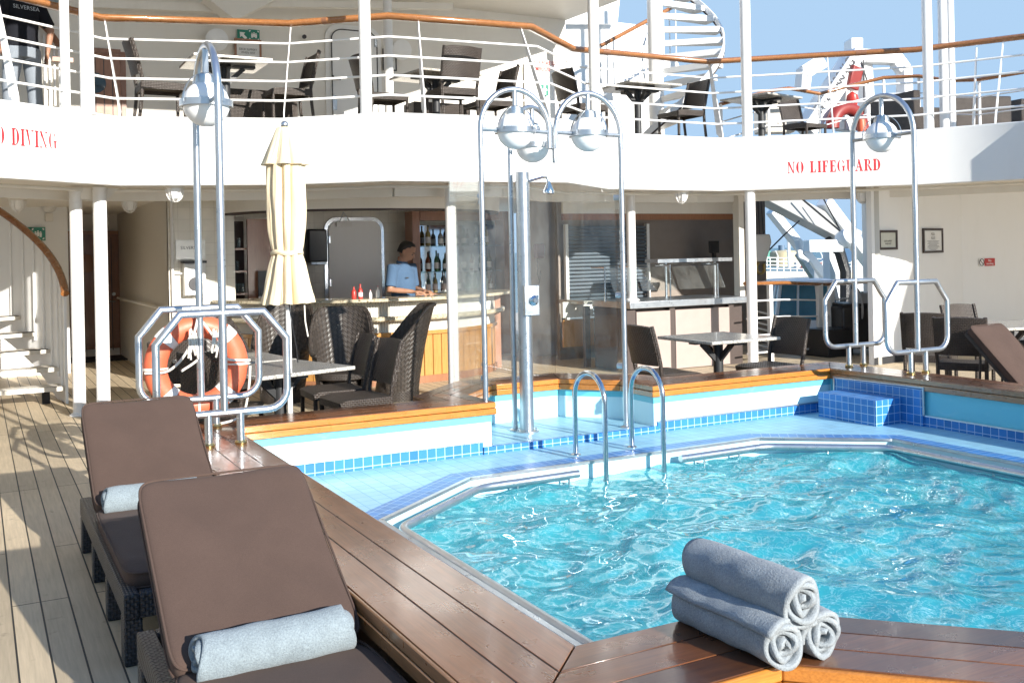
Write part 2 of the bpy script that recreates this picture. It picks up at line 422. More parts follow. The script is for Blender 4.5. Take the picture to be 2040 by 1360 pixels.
# ------------------------------------------------------------------ deck, sea
def struct(name, mb, mat, **kw):
    o = mb.build(name, mat, **kw); o['kind'] = 'structure'; return o
POOL = [(1.3, 2.3), (2.0, 2.3), (4.5, -.2), (7.3, -.2), (7.3, 7.05), (5.2, 7.05), (5.2, 7.5), (4.7, 7.95), (3.85, 7.95), (3.35, 7.5), (3.35, 7.05), (1.3, 7.05)]
dk = MB()
def poly_strip(mb, outer, hole, z):
    """flat ring between two loops with the same number of points"""
    n = len(outer)
    vs = [(p[0], p[1], z) for p in outer] + [(p[0], p[1], z) for p in hole]
    mb.add(vs, [(i, (i + 1) % n, n + (i + 1) % n, n + i) for i in range(n)])
deck_out = [(-9, -9), (2.0, -9), (4.5, -9), (19.3, -9), (19.3, 12.8), (9.4, 12.8), (9.4, 21), (4.7, 21), (3.85, 21), (0, 21), (-9, 21), (-9, 7.05)]
poly_strip(dk, deck_out, POOL, 0.)
struct('deck', dk, M['deck'])
hs_ = MB(); hs_.wall(deck_out, -9.5, -.01, True); struct('hull_side', hs_, M['white'])
def sea_mat():
    t = NT('harbour_sea'); v = t.obj((.02, .02, .02))
    t.P(Base_Color=t.ramp(t.noise(v, 2, 3), [(.3, (.03, .12, .15)), (.7, (.05, .17, .19))]), Roughness=.25)
    t.bump(t.noise(t.obj((.25, .25, .25)), 1, 6, .6), .5, .6); return t.m
s = MB(); s.add([(-9000, -9000, -9), (9000, -9000, -9), (9000, 15000, -9), (-9000, 15000, -9)], [(0, 1, 2, 3)])
struct('sea', s, sea_mat(), smooth=0)

# ------------------------------------------------------------------ swimming pool: coping, walls, tiled ledge, tank, rim
pool = thing('swimming_pool', 'blue tiled deck pool edged by a wide varnished wooden coping', 'swimming pool', (4.3, 4.5, 0))
ZC = .45
INNER = [(1.5, 2.46), (2.1, 2.46), (4.6, -.02), (7.11, -.02), (7.11, 6.88), (5.05, 6.88), (5.05, 7.35), (4.65, 7.78), (3.95, 7.78), (3.5, 7.35), (3.5, 6.88), (1.5, 6.88)]
def offset(poly, dist, closed=True):
    """offset a counter-clockwise loop outwards by dist"""
    n = len(poly); out = []
    for i in range(n):
        p = Vector(poly[i][:2])
        a = Vector(poly[i - 1][:2]) if (closed or i) else None
        b = Vector(poly[(i + 1) % n][:2]) if (closed or i < n - 1) else None
        ds = []
        if a is not None: ds.append((p - a).normalized())
        if b is not None: ds.append((b - p).normalized())
        ns = [Vector((d.y, -d.x)) for d in ds]
        if len(ns) == 1: out.append(p + ns[0] * dist); continue
        m = (ns[0] + ns[1]); m /= max(.25, (1 + ns[0].dot(ns[1])))
        out.append(p + m * dist)
    return out
W0 = .375
OUT = offset(INNER, W0)
# three planks round the pool, mitred at every corner, each with eased edges; two edge boards inside and outside
def ring_board(mb, d0, d1, z0, z1, i, gap=.003):
    a, b = offset(INNER, d0), offset(INNER, d1); j = (i + 1) % len(INNER)
    A, B, Cc, D = a[i], a[j], b[j], b[i]
    t = (B - A).normalized() * gap
    q = [A + t, B - t, Cc - t, D + t]
    mb.prism([(k.x, k.y) for k in q], z0, z1)
E_TOP = .052
for i in range(len(INNER)):
    a, b = Vector(INNER[i]), Vector(INNER[(i + 1) % len(INNER)])
    foreaft = abs(b.x - a.x) < abs(b.y - a.y) * .6
    mb = MB(); pw = (W0 + .02) / 3
    for k in range(3):
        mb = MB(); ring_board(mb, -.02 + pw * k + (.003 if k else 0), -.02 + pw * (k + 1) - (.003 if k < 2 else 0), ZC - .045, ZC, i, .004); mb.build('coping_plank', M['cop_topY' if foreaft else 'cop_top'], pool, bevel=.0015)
    mb = MB(); ring_board(mb, 0, W0 - .02, ZC - .04, ZC - .0025, i, -.004); mb.build('caulking', M['rubber'], pool)
    for bd_ in ((-.03, -.018, ZC - .047, ZC - .004), (-.034, .05, ZC - .098, ZC - .05), (W0 - .002, W0 + .012, ZC - .047, ZC - .004), (W0 - .05, W0 + .014, ZC - .098, ZC - .05)):
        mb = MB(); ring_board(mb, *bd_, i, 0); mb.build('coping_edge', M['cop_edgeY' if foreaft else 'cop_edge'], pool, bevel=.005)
# round wooden plugs over the fixing bolts
for x in (1.62, 2.0, 2.45, 2.95, 3.35, 5.4, 6.1, 6.8):
    pl = MB(); pl.tube([(x, 6.916, ZC - .075), (x, 6.911, ZC - .075)], .012, 10); pl.build('bolt_plug', M['cop_edgeY'], pool)
ob = MB(); o2 = offset(INNER, W0 - .06); ob.wall([(p.x, p.y) for p in o2], 0, ZC - .06, True)
ob.build('outer_panel', wood('dark_outer_panel', (.10, .05, .025), (.17, .085, .04), .4, .2, 'Y'), pool)
wl_ = MB(); wl_.wall(INNER, .04, ZC - .06, True)
wl_.build('basin_wall', M['pool_white'], pool)
bd = MB(); i2 = offset(INNER, -.004); bd.wall([(p.x, p.y) for p in i2], ZC - .155, ZC - .07, True)
bd.build('blue_band', M['pool_paint'], pool)  # darker band paints in the shade under the overhanging coping
# right-hand wall stands in shade: a darker turquoise sheet paints that in
dw = MB(); dw.wall([(7.104, -.02), (7.104, 6.87)], .14, ZC - .06); dw.build('turquoise_wall', M['pool_paint'], pool)
LZ = .05
TANK = [(2.06, 3.0), (2.5, 3.0), (4.9, .6), (6.42, .6), (6.42, 5.56), (5.60, 6.2), (5.06, 6.2), (4.0, 6.2), (3.62, 6.2), (2.98, 6.2), (2.06, 5.50)]
LEDGE = [(1.5, 2.46), (2.1, 2.46), (4.6, -.02), (7.11, -.02), (7.11, 6.0), (7.11, 6.88), (5.05, 6.88), (4.0, 6.88), (3.5, 6.88), (2.6, 6.88), (1.5, 6.88)]
tk = offset(TANK, .19)
lg = MB(); poly_strip(lg, LEDGE, tk, LZ); lg.build('tiled_ledge', M['tile_pale'], pool, smooth=0)
# cobalt border round the tank, its tiles running along the edge
bo = MB(); uvb = []
n = len(TANK); per = 0
t0 = offset(TANK, .012)
vs = []; fs = []
for i in range(n):
    a, b = t0[i], t0[(i + 1) % n]; c_, d_ = tk[i], tk[(i + 1) % n]
    L = (b - a).length; o = len(vs)
    vs += [(a.x, a.y, LZ + .001), (b.x, b.y, LZ + .001), (d_.x, d_.y, LZ + .001), (c_.x, c_.y, LZ + .001)]
    fs.append((o, o + 1, o + 2, o + 3)); e = (b - a).normalized(); uvb += [(per, 0), (per + L, 0), (per + (d_ - a).dot(e), .18), (per + (c_ - a).dot(e), .18)]; per += L
bo.add(vs, fs); bor = bo.build('tile_border', M['tile_blue'], pool, smooth=0)
for li, l in enumerate(bor.data.loops): bor.data.uv_layers[0].data[li].uv = uvb[l.vertex_index]
tw = MB(); tw.wall(TANK, -.95, LZ, True)
tw.build('tank_wall', M['pool_white'], pool)
def pool_floor():
    t = NT('turquoise_tank_floor'); t.P(Base_Color=t.ramp(t.noise(t.obj(), 1.2, 3), [(.3, (.22, .70, .78)), (.7, (.30, .78, .84))]), Roughness=.6); return t.m
tf = MB(); tf.add([(p[0], p[1], -.95) for p in TANK], [tuple(range(n))]); tf.build('tank_floor', pool_floor(), pool, smooth=0)
# tiled skirting along the walls with its steel trim
def skirt(pts, h, nrm, name='tile_skirting'):
    mb = MB(); q = [(p[0] + nrm[0] * .012, p[1] + nrm[1] * .012) for p in pts]
    mb.wall(q, LZ, LZ + h); mb.build(name, M['tile_blue'], pool, smooth=0)
    tr = MB(); (x0, y0), (x1, y1) = pts
    tr.beam((x0 + nrm[0] * .01, y0 + nrm[1] * .01, LZ + h + .006), (x1 + nrm[0] * .01, y1 + nrm[1] * .01, LZ + h + .006), .026, .012)
    tr.build('steel_trim', M['alu'], pool)
skirt([(1.5, 6.88), (3.42, 6.88)], .095, (0, -1)); skirt([(5.08, 6.88), (7.11, 6.88)], .085, (0, -1)); skirt([(7.11, -.02), (7.11, 5.98)], .085, (-1, 0)); skirt([(7.11, 6.75), (7.11, 6.88)], .085, (-1, 0))
# shower alcove floor, one tile higher, with a cobalt lip
al = [(3.5, 6.86), (5.05, 6.86), (5.05, 7.35), (4.65, 7.78), (3.95, 7.78), (3.5, 7.35)]
af = MB(); af.prism(al, LZ - .01, LZ + .052); af.build('alcove_floor', M['tile_pale'], pool, smooth=0)
lp = MB(); lp.wall([(3.42, 6.852), (5.08, 6.852)], LZ, LZ + .056); lp.add([(3.42, 6.852, LZ + .056), (5.08, 6.852, LZ + .056), (5.08, 6.89, LZ + .056), (3.42, 6.89, LZ + .056)], [(0, 1, 2, 3)])
lp.build('alcove_lip', M['tile_blue'], pool, smooth=0)
# tiled step block with its upstand against the right wall
sb = MB(); sb.box((6.93, 6.36, LZ + .11), (.34, .66, .22)); sb.build('tiled_step', M['tile_blue'], pool, smooth=0)
us = MB(); us.box((7.09, 6.30, LZ + .16), (.03, .98, .32)); us.build('step_upstand', M['tile_blue'], pool, smooth=0)
ut = MB(); ut.tube([(7.075, 5.80, LZ + .1), (7.075, 5.80, LZ + .325), (7.075, 6.80, LZ + .325), (7.075, 6.80, LZ + .1)], .011, 8); ut.build('steel_trim', M['alu'], pool)
# stainless rim: flat strip on the edge and a round grab rail standing off it, broken at the ladder
fl = MB()
for i in range(n):
    a, b = TANK[i], TANK[(i + 1) % n]; fl.beam((a[0], a[1], LZ - .004), (b[0], b[1], LZ - .004), .03, .02)
fl.build('steel_edge', M['alu'], pool)
ri = offset(TANK, -.10)
rail = [ri[k] for k in (8, 9, 10, 0, 1, 2, 3, 4, 5, 6)]
rail[0] = Vector((3.80, 6.10)); rail[-1] = Vector((4.72, 6.10))
pts = []
for i, p in enumerate(rail):                                 # eased corners
    if i in (0, len(rail) - 1): pts.append((p.x, p.y, .0)); continue
    a, b = (rail[i - 1] - p).normalized(), (rail[i + 1] - p).normalized()
    for k in range(5):
        t = k / 4; q = p + a * .09 * (1 - t) ** 2 + b * .09 * t ** 2; pts.append((q.x, q.y, .0))
gr = MB(); gr.tube(pts, .028, 14); gr.build('grab_rail', M['alu'], pool)
for (x, y, dx, dy) in ((3.3, 6.1, 0, 1), (3.72, 6.1, 0, 1), (4.95, 6.1, 0, 1), (5.3, 6.1, 0, 1), (2.5, 5.72, -.6, .8), (2.16, 4.6, -1, 0), (2.16, 3.6, -1, 0), (6.32, 4.6, 1, 0), (6.32, 3.2, 1, 0), (5.95, 5.8, .6, .8)):
    bk = MB(); bk.tube([(x, y, 0), (x, y, -.075), (x + dx * .11, y + dy * .11, -.075)], .008, 8); bk.build('rail_bracket', M['alu'], pool)

# ------------------------------------------------------------------ water
WAMP = 1.25
def wave_fn():
    rnd = random.Random(11); W = []
    for k in range(46):
        lam = .11 * (1.05 ** k) * rnd.uniform(.85, 1.15) if k < 36 else rnd.uniform(.5, 1.1)
        th = rnd.uniform(0, 2 * math.pi)
        W.append((2 * math.pi / lam * math.cos(th), 2 * math.pi / lam * math.sin(th), rnd.uniform(0, 6.28), .0046 * lam ** 1.0 * rnd.uniform(.5, 1.2) * WAMP))
    def f(x, y):
        wx = x + .08 * math.sin(2.1 * y + .7) + .05 * math.sin(5.3 * y + 2 * x); wy = y + .08 * math.sin(2.3 * x + 1.9) + .05 * math.sin(4.7 * x - 1.3 * y)
        s = 0
        for a, b, p, A in W: s += A * math.sin(a * wx + b * wy + p)
        return s
    return f
wf = wave_fn(); WZ = -.062
wm = MB(); nx, ny = 330, 420
x0, x1, y0, y1 = 2.03, 6.45, .55, 6.24
def ws(u, v):
    x = x0 + (x1 - x0) * u; y = y0 + (y1 - y0) * v
    return (x, y, WZ + max(-.07, min(.09, wf(x, y))))
wm.sheet(ws, nx, ny)
WCLEAR, WMILK = .22, .52
def water_mat():
    """churned pool water: clear ripples over a milky, bubble-filled body with drifts of foam"""
    t = NT('pool_water')
    t.P(Base_Color=(.62, .95, 1., 1), Roughness=0., IOR=1.33, Transmission_Weight=1.)
    tr = t.node('ShaderNodeBsdfTransparent', {'Color': (.74, .96, 1., 1)})
    x = t.node('ShaderNodeMixShader', {0: WCLEAR, 1: t.b.outputs[0], 2: tr.outputs[0]})
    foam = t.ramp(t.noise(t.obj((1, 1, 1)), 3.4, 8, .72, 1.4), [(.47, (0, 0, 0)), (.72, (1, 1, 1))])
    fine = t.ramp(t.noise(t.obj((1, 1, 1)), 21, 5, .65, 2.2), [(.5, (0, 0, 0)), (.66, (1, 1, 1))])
    caustic_net = t.ramp(t.math('ABSOLUTE', t.math('SUBTRACT', t.noise(t.obj((1, 1, 1)), 5.5, 5, .6, 2.4), .5)), [(.0, (1, 1, 1)), (.028, (0, 0, 0))])  # thin white net: caustic light painted into the water colour
    fm = t.math('MINIMUM', t.math('ADD', t.math('MULTIPLY', foam, fine), t.math('MULTIPLY', caustic_net, .4)), 1.)
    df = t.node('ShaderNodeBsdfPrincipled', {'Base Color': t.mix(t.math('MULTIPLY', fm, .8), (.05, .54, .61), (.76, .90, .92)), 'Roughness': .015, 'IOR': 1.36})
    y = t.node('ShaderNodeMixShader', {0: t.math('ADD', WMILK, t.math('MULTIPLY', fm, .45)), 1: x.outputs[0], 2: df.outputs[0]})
    t.t.links.new(y.outputs[0], t.out.inputs[0])
    return t.m
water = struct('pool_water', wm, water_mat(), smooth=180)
water.cycles.is_caustics_caster = True
for o in pool.children:
    if o.name.split('.')[0] in ('tank_floor', 'tank_wall'): o.cycles.is_caustics_receiver = True
# ------------------------------------------------------------------ the balcony deck above: deep white bulwark, soffit, floor, handrail
UZ0, UZ1 = 2.35, 3.05
BW = [(-1.1, 3.0), (-1.1, 8.96), (-.6, 9.32), (1.30, 10.68), (2.83, 10.26), (3.72, 9.48), (5.72, 9.27), (6.85, 10.16), (8.66, 10.18), (10.5, 8.62), (11.05, 7.6), (11.05, 6.8), (12.6, 6.4), (12.6, 1.5)]  # last points step outwards unseen, shaped to shade the right wall
bal = thing('upper_deck_balcony', 'white upper deck balcony front with red NO DIVING and NO LIFEGUARD lettering', 'balcony', (4.7, 9.3, UZ0))
mb = MB()
in_ = offset(BW, -.10, False); inn = [(p.x, p.y) for p in in_]
nb = len(BW)
vs = [(p[0], p[1], z) for z in (UZ0, UZ1) for p in BW] + [(p[0], p[1], z) for z in (UZ0, UZ1) for p in inn]
fs = []
for i in range(nb - 1):
    fs += [(i, i + 1, nb + i + 1, nb + i), (nb + i, nb + i + 1, 3 * nb + i + 1, 3 * nb + i), (i + 1, i, 2 * nb + i, 2 * nb + i + 1), (2 * nb + i + 1, 2 * nb + i, 3 * nb + i, 3 * nb + i + 1)]
fs += [(0, nb, 3 * nb, 2 * nb), (nb - 1, 2 * nb + nb - 1, 3 * nb + nb - 1, 2 * nb - 1)]
mb.add(vs, fs); mb.build('bulwark', M['bulwark'], bal, bevel=.012, smooth=30)
back = [(-6, 3.0), (-6, 8.96), (-6, 20), (0, 20), (2.8, 20), (3.7, 20), (5.7, 20), (9.4, 20), (9.6, 12.0), (16, 12.0), (19, 9.0), (19, 6.8), (19, 6.4), (19, 1.5)]
def deck_sheet(z, name, mat, parent):
    m = MB(); n = nb
    m.add([(p[0], p[1], z) for p in inn] + [(p[0], p[1], z) for p in back], [(i, i + 1, n + i + 1, n + i) for i in range(n - 1)])
    return m.build(name, mat, parent, smooth=0)
deck_sheet(UZ0 + .03, 'soffit', M['cream'], bal); deck_sheet(UZ1 - .02, 'balcony_floor', M['deck_up'], bal)
bm_ = MB(); b2 = offset(BW, -1.0, False)
for i in range(1, nb - 2): bm_.beam((b2[i].x, b2[i].y, UZ0 - .035), (b2[i + 1].x, b2[i + 1].y, UZ0 - .035), .09, .13)
bm_.build('soffit_beam', M['cream'], bal)
pp = MB(); b3 = offset(BW, -.62, False); pp.tube([(p.x, p.y, UZ0 - .01) for p in b3[1:-1]], .018, 8); pp.build('conduit', M['cream'], bal)

# stencilled serif capitals, built as thick stems, thin strokes and stencil gaps
def arc(cx, cy, rx, ry, a0, a1, w0, w1, n=14):
    """crescent stroke, w0 thick at the sides, w1 at top and bottom"""
    o, q = [], []
    for i in range(n + 1):
        a = R(a0 + (a1 - a0) * i / n); w = w1 + (w0 - w1) * abs(math.cos(a)) ** 1.3
        o.append((cx + rx * math.cos(a), cy + ry * math.sin(a))); q.append((cx + (rx - w) * math.cos(a), cy + (ry - w * .55) * math.sin(a)))
    return o + q[::-1]
def rc(x0, y0, x1, y1): return [(x0, y0), (x1, y0), (x1, y1), (x0, y1)]
T = .08                                                        # serif thickness
def stem(x, w=.26, s=.09): return [rc(x, T, x + w, 1 - T), rc(x - s, 0, x + w + s, T), rc(x - s, 1 - T, x + w + s, 1)]
GL = {
 'N': (.92, [rc(.10, T, .16, 1 - T), rc(.0, 0, .26, T), rc(.72, 0 + .12, .78, 1 - T), rc(.62, 1 - T, .90, 1), [(.0, 1), (.24, 1), (.80, .0), (.66, .0)]]),
 'O': (.88, [arc(.43, .5, .43, .52, 100, 260, .27, .08), arc(.45, .5, .43, .52, -80, 80, .27, .08)]),
 'D': (.86, stem(.10) + [arc(.36, .5, .50, .5, -86, 86, .27, .08)]),
 'I': (.44, stem(.11)),
 'V': (.86, [[(.02, 1), (.27, 1), (.52, .12), (.42, .0)], [(.55, .22), (.50, .10), (.74, 1 - T), (.80, 1 - T)], rc(-.04, 1 - T, .33, 1), rc(.62, 1 - T, .90, 1)]),
 'G': (.92, [arc(.43, .5, .43, .52, 100, 262, .22, .05), arc(.45, .5, .40, .52, 30, 80, .18, .05), rc(.62, .06, .82, .42), rc(.52, .42, .92, .42 + T), [(.49, .0), (.62, .06), (.62, .0)]]),
 'L': (.76, stem(.10) + [rc(.42, 0, .70, T), [(.56, T), (.70, T), (.70, .34), (.66, .34)]]),
 'F': (.74, stem(.10) + [rc(.42, 1 - T, .70, 1), [(.58, 1 - T), (.70, 1 - T), (.70, .68), (.66, .68)], rc(.36, .48, .56, .48 + T), rc(.53, .38, .57, .62)]),
 'E': (.78, stem(.10) + [rc(.42, 1 - T, .70, 1), [(.58, 1 - T), (.70, 1 - T), (.70, .70), (.66, .70)], rc(.36, .48, .56, .48 + T), rc(.53, .38, .57, .62), rc(.42, 0, .72, T), [(.58, T), (.72, T), (.72, .32), (.68, .32)]]),
 'U': (.90, [rc(.10, .28, .30, 1 - T), rc(0, 1 - T, .40, 1), rc(.72, .28, .78, 1 - T), rc(.62, 1 - T, .90, 1), arc(.44, .32, .34, .34, 184, 262, .2, .06), arc(.44, .32, .34, .34, 278, 352, .07, .06)]),
 'A': (.90, [[(.34, 1.), (.50, 1.), (.82, T), (.58, T)], [(.38, .86), (.42, .76), (.17, T), (.11, T)], rc(0, 0, .28, T), rc(.50, 0, .92, T), rc(.26, .30, .56, .30 + T)]),
 'R': (.90, stem(.10) + [arc(.38, .74, .36, .26, -84, 84, .2, .05), [(.42, .48), (.60, .46), (.90, T), (.66, T)], rc(.66, 0, .94, T)]),
}
def stencil(text, origin, dx, nrm, h, name, parent, gap=.14, wscale=.745):
    o = Vector(origin); dx = Vector(dx).normalized(); m = MB(); x = 0
    nrm = Vector(nrm)
    for ch in text:
        if ch == ' ': x += .62; continue
        wd, polys = GL[ch]
        for p in polys:
            k = len(p); pts = [o + dx * ((x + a) * h * wscale) + Vector((0, 0, b * h)) for a, b in p]
            m.add([q + nrm * .002 for q in pts], [tuple(range(k))])
        x += wd + gap
    return m.build(name, M['red'], parent, smooth=0)
def face_text(text, u0, v0, i, h, ws=.745):
    """letters on bulwark face i, starting where that face is seen at (u0, v0)"""
    a, b = Vector((*BW[i], 0)), Vector((*BW[i + 1], 0)); t = (b - a).normalized(); nn = Vector((t.y, -t.x, 0))
    D = at(u0, v0, d=1.) - Vector((0, 0, EYE)); k = (a - Vector((0, 0, 0))).dot(nn) / D.dot(nn)
    o = Vector((0, 0, EYE)) + D * k; x = 0
    for word in text.split():
        stencil(word, o + t * (x * h * ws), t, nn, h, 'stencil_lettering', bal, wscale=ws); x += sum(GL[c][0] + .14 for c in word) + .62
face_text('NO LIFEGUARD', 1569, 346, 8, .15, .69)
face_text('NO DIVING', -28, 284, 2, .155, .60)

# ---- open rail above it: raked flat stanchions, four rods and a varnished teak handrail
RAIL_Z = 4.15
top = offset(BW, -.50, False)
def lerp(i, s, f):
    """point at fraction f of the rake, s along face i"""
    a = Vector((*BW[i], UZ1)).lerp(Vector((*BW[i + 1], UZ1)), s); b = Vector((top[i].x, top[i].y, RAIL_Z)).lerp(Vector((top[i + 1].x, top[i + 1].y, RAIL_Z)), s)
    a2 = a + Vector((b.x - a.x, b.y - a.y, 0)) * .12
    return a2.lerp(b, f)
rl = thing('balcony_railing', 'white four rod balcony railing with raked stanchions and varnished wood handrail', 'railing', (4.7, 9.6, UZ1))
for k in range(4):
    m = MB(); pts = [lerp(i, 0, .18 + .2 * k) for i in range(nb - 1)] + [lerp(nb - 2, 1, .18 + .2 * k)]
    m.tube(pts, .0135, 8); m.build('rail_rod', M['rail_white'], rl)
m = MB(); m.tube([lerp(i, 0, 1) for i in range(nb - 1)] + [lerp(nb - 2, 1, 1)], .062, 14, flat=.62); m.build('handrail', M['hand'], rl, smooth=60)
jt = MB()
for (i, s) in ((2, .35), (4, .35), (7, .2), (8, .72)):
    a, b = lerp(i, s, 1), lerp(i, s + .05, 1); jt.tube([a, b], .0635, 14, flat=.625)
jt.build('handrail_scarf', M['teakdoor'], rl, smooth=60)
def face_s(i, u, v):
    """where along face i a stanchion foot stands"""
    a, b = Vector((*BW[i], 0)), Vector((*BW[i + 1], 0)); t = (b - a).normalized(); nn = Vector((t.y, -t.x, 0))
    D = at(u, v, d=1.) - Vector((0, 0, EYE)); k = a.dot(nn) / D.dot(nn)
    return (Vector((D.x * k, D.y * k, 0)) - a).dot(t) / (b - a).length
for (i, s) in ((2, face_s(2, 46, 195)), (3, .02), (3, face_s(3, 562, 236)), (5, face_s(5, 850, 224)), (5, .93), (6, face_s(6, 1245, 266)), (7, face_s(7, 1445, 276)), (8, face_s(8, 1663, 268)), (8, face_s(8, 1940, 250)), (9, .75), (0, .4), (0, .8)):
    m = MB(); p, q = lerp(i, s, -.12), lerp(i, s, .98)
    p2 = lerp(i, s, .06); t = (Vector((*BW[i + 1], 0)) - Vector((*BW[i], 0))).normalized()
    base = Vector((p2.x, p2.y, UZ1 - .01))
    for (a, b, w0, w1) in ((base, p2, .05, .10), (p2, q, .12, .045)):
        nr = Vector((t.y, -t.x, 0)); th = .006
        vs = []
        for (c, w_) in ((a, w0), (b, w1)):
            for sx in (-1, 1):
                for sy in (-1, 1): vs.append(c + nr * (-w_ if sx < 0 else 0) + t * th * sy)
        m.add(vs, [(0, 1, 3, 2), (4, 6, 7, 5), (0, 4, 5, 1), (2, 3, 7, 6), (0, 2, 6, 4), (1, 5, 7, 3)])
    m.build('stanchion', M['rail_white'], rl, smooth=0)

# ------------------------------------------------------------------ white pillars
def pillar(p, z0, z1, r, label, group, mat=None, collar=True):
    t = thing('pillar', label, 'pillar', (p[0], p[1], z0), group=group)
    m = MB(); m.cyl((p[0], p[1], z0), r, z1 - z0, 24); m.build('shaft', mat or M['rail_white'], t)
    if collar:
        m = MB(); m.lathe([(r + .035, 0), (r + .035, .012), (r + .006, .03)], (p[0], p[1], z0), 24); m.build('foot_flange', M['rail_white'], t)
GB, GU = 'white pillars under the balcony', 'tall white pillars standing on the balcony edge'
pillar((.93, 11.25), 0, 2.36, .064, 'white pillar beside the foot of the curved stair, leaning bracket at its head', GB)
pillar((1.15, 11.12), 0, 2.36, .068, 'white pillar directly in front of the dark wooden door, sunlit at its foot', GB)
pillar((4.68, 10.10), 0, 2.36, .062, 'white pillar standing in front of the bartender and the bar counter', GB)
pillar((7.72, 10.95), .93, 2.36, .062, 'slim white pillar in front of the louvred door behind the buffet', GB)
pillar((9.0, 10.05), 0, 2.36, .068, 'white pillar at the right end of the buffet beside the grey post', GB)
pillar((1.0, 10.56), UZ1 - .02, 8.5, .067, 'thick white pillar on the balcony beside the person in black', GU)
pillar((.80, 10.52), UZ1 - .02, 8.5, .045, 'thinner white pillar left of the thick one on the balcony', GU)
pillar((3.58, 9.74), UZ1 - .02, 8.5, .062, 'white pillar in front of the white cabin door on the balcony', GU)
pillar(tuple(at(776, 225, d=13.3)[:2]), UZ1 - .02, 8.5, .062, 'pale pillar set back beside a small framed notice on the balcony', GU)
pillar((6.8, 10.36), UZ1 - .02, 8.5, .068, 'white pillar where the handrail bends left of the spiral stair', GU)
pillar((8.98, 10.05), UZ1 - .02, 8.5, .068, 'white pillar against blue sky right of the spiral stair', GU)
pillar((10.72, 8.62), UZ1 - .02, 8.5, .062, 'white pillar near the right end of the balcony, partly shaded', GU)
pillar((11.95, 9.35), UZ1 - .02, 8.5, .062, 'white pillar farthest right on the balcony, paired with another', GU)
pillar((12.3, 9.5), UZ1 - .02, 8.5, .055, 'slim white pillar just right of the paired one, at the far right of the balcony', GU)
# gusset plates at the head of the stair pillar
g = MB(); g.prism([(0, 0), (.42, 0), (.30, -.12), (0, -.12)], -.01, .01, Matrix.Translation((.93, 11.22, 2.36)) @ Matrix.Rotation(R(90), 4, 'X'))
gt = thing('pillar_bracket', 'cream bracket joining the stair pillar to the soffit', 'bracket', (.93, 11.25, 2.2)); g.build('plate', M['cream'], gt)
# ------------------------------------------------------------------ arched globe lamps
def globe_head(c, ax, stem_top, root, parent_arm=.34, metal='alu', r=.148):
    """opal globe in a ring with cage straps, hung from the arch; ax = direction of the arch"""
    c = Vector(c); ax = Vector(ax).normalized(); pe = Vector((-ax.y, ax.x, 0))
    g = MB(); g.sphere(c, r, 32); gl_ = g.build('globe', M['opal'], root, smooth=80)
    b = MB(); b.lathe([(r + .004, -.022), (r + .02, -.022), (r + .02, .022), (r + .004, .022), (r + .004, -.022)], c, 36, cap=False); b.build('ring', M[metal], root)
    for s in (-1, 1):
        a = MB(); a.tube([c + ax * s * (r + .012), c + ax * s * parent_arm], .017, 10); a.build('ring_arm', M[metal], root)
    for k in range(4):
        an = .45 + k * math.pi / 2
        d = ax * math.cos(an) + pe * math.sin(an); q = ax * -math.sin(an) + pe * math.cos(an)
        def st(u, v, d=d, q=q):
            t = math.pi / 2 * (1 - v * .86); rr = r + .03
            return c + d * rr * math.sin(t) + Vector((0, 0, rr * 1.12 * math.cos(t))) + q * (u - .5) * .019
        m = MB(); m.sheet(st, 1, 10, .003); m.build('cage_strap', M[metal], root)
    cap = MB(); cap.lathe([(.03, .20), (.062, .185), (.07, .15), (.07, .115), (.05, .10)], c, 20); cap.build('cap', M['alu'], root)
    h = MB(); h.tube([c + Vector((0, 0, .19)), (c.x, c.y, stem_top)], .02, 10); h.build('hanger', M[metal], root)
def arch_pts(c, ax, r, zc, n=18):
    c = Vector(c); ax = Vector(ax).normalized()
    return [Vector((c.x, c.y, zc)) - ax * r * math.cos(math.pi * k / n) + Vector((0, 0, r * 1.06 * math.sin(math.pi * k / n))) for k in range(n + 1)]
def side_lamp(x, yc, label):
    t = thing('globe_lamp', label, 'lamp', (x, yc, ZC), group='arched globe lamps round the pool')
    hs = .355; zc = 2.60; c = (x, yc, zc)
    p = arch_pts(c, (0, 1, 0), hs, zc)
    m = MB(); m.tube([(x, yc - hs, ZC + .2)] + p + [(x, yc + hs, ZC + .2)], .0245, 14); m.build('arch_pole', M['alu'], t)
    for sy in (-1, 1):
        y = yc + sy * hs; z0, z1 = ZC + .2, ZC + .815; hw, tw, cr = .395, .25, .12
        pts = [(x - tw, z1), (x - hw, z1 - .175)]
        for k in range(6):
            a = math.pi + math.pi / 2 * k / 5; pts.append((x - hw + cr + cr * math.cos(a), z0 + cr + cr * math.sin(a)))
        for k in range(6):
            a = 1.5 * math.pi + math.pi / 2 * k / 5; pts.append((x + hw - cr + cr * math.cos(a), z0 + cr + cr * math.sin(a)))
        pts += [(x + hw, z1 - .175), (x + tw, z1)]
        m = MB(); m.tube([(a, y, b) for a, b in pts], .0235, 14, closed=True); m.build('octagonal_frame', M['alu'], t)
        for sx in (-1, 1):
            l = MB(); l.tube([(x + sx * .097, y, ZC), (x + sx * .097, y, ZC + .2)], .024, 14); lo = l.build('leg', M['alu'], t)
            k = MB(); k.lathe([(.036, 0), (.038, .012), (.03, .024)], (x + sx * .097, y, ZC), 20); k.build('foot_ring', M['brass'], lo)
    globe_head(c, (0, 1, 0), zc + hs * 1.06, t, hs)
side_lamp(1.335, 6.60, 'arched globe lamp on octagonal frames holding the orange lifebuoy')
side_lamp(7.39, 6.46, 'arched globe lamp on twin octagonal frames standing on the dark right coping')
